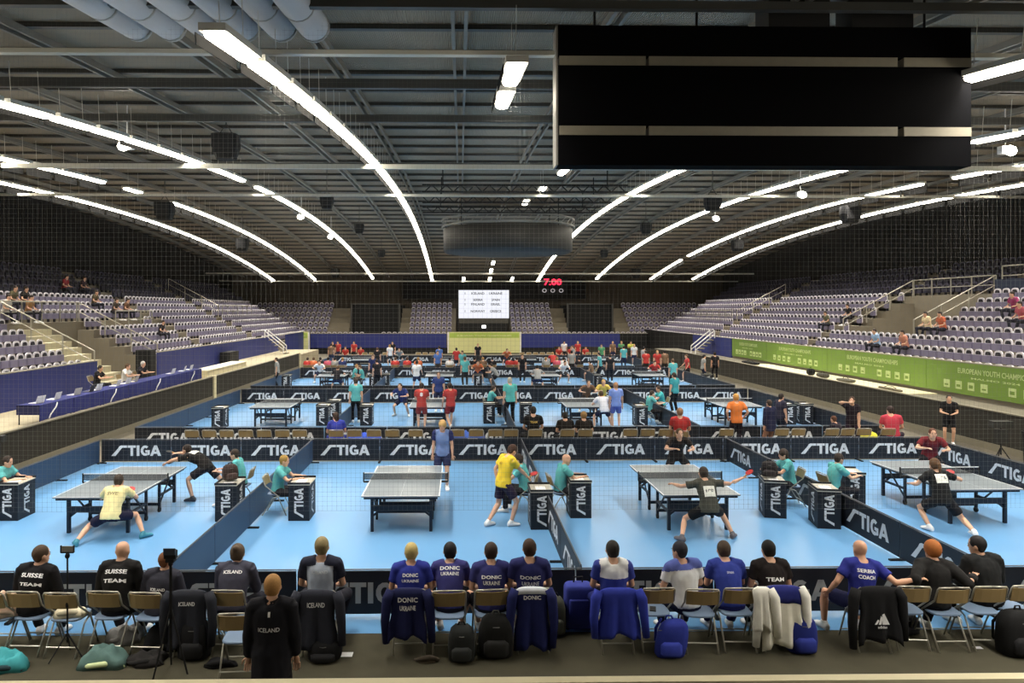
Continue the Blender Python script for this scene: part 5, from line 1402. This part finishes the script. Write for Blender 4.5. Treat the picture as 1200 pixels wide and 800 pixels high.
# ================================================================== spectators in the stands, officials
def aud(label, u, y, st, k, tc, hc=(50, 40, 34), rz=None, sc=1.0):
    x = (lstep(k) - .42) if st == 'left' else (rstep(k) + .42)
    z = (ZS if st == 'left' else ZS + .1) + RS * k
    yy = y if u is None else None
    # the spot along the row sighted at column u
    if u is not None:
        kx = (u - CX) / FPX; s, c = math.sin(YAW), math.cos(YAW); yy = x * (c - kx * s) / (s + kx * c)
    person(label, (x, yy, z - .03), R(-90 if st == 'left' else 90), 'sit', 'tee', tc, 'long', (40, 40, 50), 'short', hc, lod=2, sc=sc)
for u, st, k, c, nm in ((6, 'left', 5, (196, 190, 180), 'pale'), (14, 'left', 6, (90, 84, 64), 'olive'), (27, 'left', 6, (40, 36, 34), 'black'), (33, 'left', 5, (160, 120, 80), 'tan'), (75, 'left', 8, (120, 40, 44), 'dark red'), (96, 'left', 8, (60, 44, 50), 'maroon'), (110, 'left', 6, (90, 80, 60), 'olive brown'), (134, 'left', 5, (70, 60, 50), 'brown'), (147, 'left', 5, (110, 80, 60), 'rust'), (188, 'left', 2, (40, 36, 40), 'dark grey'),
                        (970, 'right', 3, (90, 90, 70), 'olive'), (996, 'right', 4, (34, 32, 34), 'black'), (1028, 'right', 1, (150, 180, 214), 'pale blue'), (1061, 'right', 1, (190, 130, 110), 'salmon'), (1105, 'right', 3, (190, 100, 70), 'rust'), (1088, 'right', 3, (220, 200, 160), 'cream'), (1190, 'right', 5, (150, 60, 100), 'magenta'), (1199, 'right', 4, (180, 90, 100), 'pink')):
    aud('spectator in %s sitting in the %s stand' % (nm, st), u, None, st, k, c)

# officials' tables on the left ledge
m_cl = M((44, 50, 112), .8, 0, .08, 4, name='blue_table_cloth')
yy = 21.4
for i in range(7):
    t = thing('officials_table', '%s low table under a blue cloth on the left ledge, from the near end' % nth(i), 'table', (-12.75, yy + i * 1.9, 1.0), 0, 'blue clothed tables on the left ledge')
    MB().box(-.34, .34, 0, 1.86, .56, .59).build('table_top', m_cl, t)
    q = MB()
    for j in range(12):
        a, b = j * .155, (j + 1) * .155; o1 = .02 * math.sin(j * 1.7); o2 = .02 * math.sin((j + 1) * 1.7)
        q.add([(.34 + o1, a, .12), (.34 + o2, b, .12), (.345, b, .585), (.345, a, .585)], [(0, 1, 2, 3)])
    q.build('cloth_skirt', m_cl, t)
    q = MB().box(-.34, .34, 0, .01, .3, .585); q.build('cloth_end', M((30, 32, 70), .8), t)
    for x in (-.3, .3):
        for y in (.08, 1.78): MB().tube([(x, y, 0), (x, y, .56)], .018, 6).build('leg', m_black, t)
    if i % 2 == 0: MB().tube([(.36, .9, .56), (.385, .8, .45), (.385, .5, .25), (.37, .45, .14)], .02, 6).build('white_cable', m_white, t)
for i, (y, c) in enumerate(((21.9, WHT), (22.8, WHT), (24.0, (206, 204, 200)), (24.9, (60, 60, 64)), (25.4, WHT), (26.8, WHT), (27.6, WHT), (28.3, (200, 196, 190)), (31.9, WHT), (33.2, WHT), (34.0, WHT))):
    t = thing('laptop', '%s laptop from the near end of the blue officials tables' % nth(i), 'laptop', (-12.8, y, 1.592), R(90 + (i * 31) % 20 - 10), 'laptops on the blue tables')
    MB().box(-.17, .17, -.12, .12, 0, .018).build('keyboard_deck', M(c, .5), t)
    MB().add([(-.17, -.12, .018), (.17, -.12, .018), (.17, -.19, .23), (-.17, -.19, .23), (-.17, -.13, .018), (.17, -.13, .018), (.17, -.2, .23), (-.17, -.2, .23)], [(0, 1, 2, 3), (7, 6, 5, 4), (0, 4, 5, 1), (2, 6, 7, 3), (0, 3, 7, 4), (1, 5, 6, 2)]).build('display', M(c, .5), t)
def off(label, y, tc, hc, x=-13.55): person(label, (x, y, 1.0), R(-90), 'sit_desk', 'tee', tc, 'long', (40, 40, 46), 'short', hc, lod=1, sc=.96)
off('official in white shirt sitting at the blue tables', 29.2, (222, 220, 214), (90, 66, 46))
off('official in dark shirt with grey hair sitting at the blue tables', 30.6, (38, 36, 44), (190, 186, 180))
off('official in black shirt sitting behind the blue tables', 28.3, (28, 26, 30), (40, 34, 30), -14.2)
for i, (x, y) in enumerate(((-13.55, 29.2), (-13.55, 30.6), (-14.2, 28.3))): chair('%s chair behind the blue officials tables' % nth(i), x, y, R(-90), 'officials chairs', 1.0)
t = thing('loudspeaker', 'tall black loudspeaker standing on the left ledge by the blue wall', 'loudspeaker', (-14.6, 33.6, 1.0))
MB().box(-.33, .33, -.32, .32, .05, 1.55).build('cabinet', m_black, t); MB().box(.33, .345, -.28, .28, .12, 1.5).build('grille', M((34, 34, 36), .8), t); MB().box(-.3, .3, -.3, .3, 0, .05).build('base', m_black, t)
t = thing('loudspeaker', 'black loudspeaker lying against the blue wall before the far left stair', 'loudspeaker', (-14.7, 46.0, 1.0))
MB().box(-.3, .3, -.95, .95, .04, .75).build('cabinet', m_black, t); MB().box(.3, .315, -.9, .9, .1, .7).build('grille', M((34, 34, 36), .8), t); MB().box(-.25, .25, -.8, .8, 0, .04).build('base', m_black, t)
t = thing('counter', 'cream counter on the left ledge behind the gate post', 'counter', (-13.0, 36.0, 1.0))
MB().box(-.4, .4, 0, 6.5, 0, .35).build('counter_body', m_cream, t); MB().box(-.45, .45, -.05, 6.55, .35, .39).build('counter_top', M((236, 230, 206), .5), t)

# posts, lamps and boxes beside the courts
def floodpost(label, x, y, h, sc=1.0):
    t = thing('camera_stand', label, 'stand', (x, y, 0), 0, None, sc)
    for i in range(3):
        a = R(90 + 120 * i); MB().tube([(0, 0, .5), (.3 * math.cos(a), .3 * math.sin(a), .01)], .014, 6).build('leg', m_black, t)
    MB().tube([(0, 0, .3), (0, 0, h)], .02, 8).build('pole', m_black, t)
    MB().box(-.25, .25, -.1, .1, h - .1, h + .06).box(-.1, .1, -.12, .12, h - .5, h - .15).build('camera_box', M((40, 40, 38), .6), t)
floodpost('dark camera stand in front of the left rink boards', -11.3, 17.6, 1.3)
floodpost('dark camera stand at the right picture edge by the rink boards', 15.2, 20.0, 1.1, 1.1)
t = thing('waste_bin', 'black square bin standing by the right rink boards at the picture edge', 'bin', (16.1, 19.9, 0))
MB().loft([(V((0, 0, z)), RT, FW, .26 * s, .26 * s) for z, s in ((0, .85), (.9, 1), (.92, 1.06), (.98, 1.06))], 16, 0, True, .5).build('bin_body', m_black, t); MB().box(-.2, .2, -.2, .2, .98, 1.02).build('lid', m_bar, t)
fuse_figures()
place_figures()

# ================================================================== safety net hung before the front courts
mb = MB(); y = 11.5; z0, z1 = 1.2, zroof(y) - .12; x0, x1 = -11.8, 16.4; sp = .075
r_ = .0007
x = x0
while x < x1: mb.box(x - r_, x + r_, y - r_, y + r_, z0, z1); x += sp
z = z0
while z < z1: mb.box(x0, x1, y - r_, y + r_, z - r_, z + r_); z += sp
o = mb.build('safety_net', M((120, 120, 116), .8, 0, 0, name='grey_net_cord'))
tag(o, 'fine grey safety net hanging from the roof before the front courts', 'net', None, 'stuff')
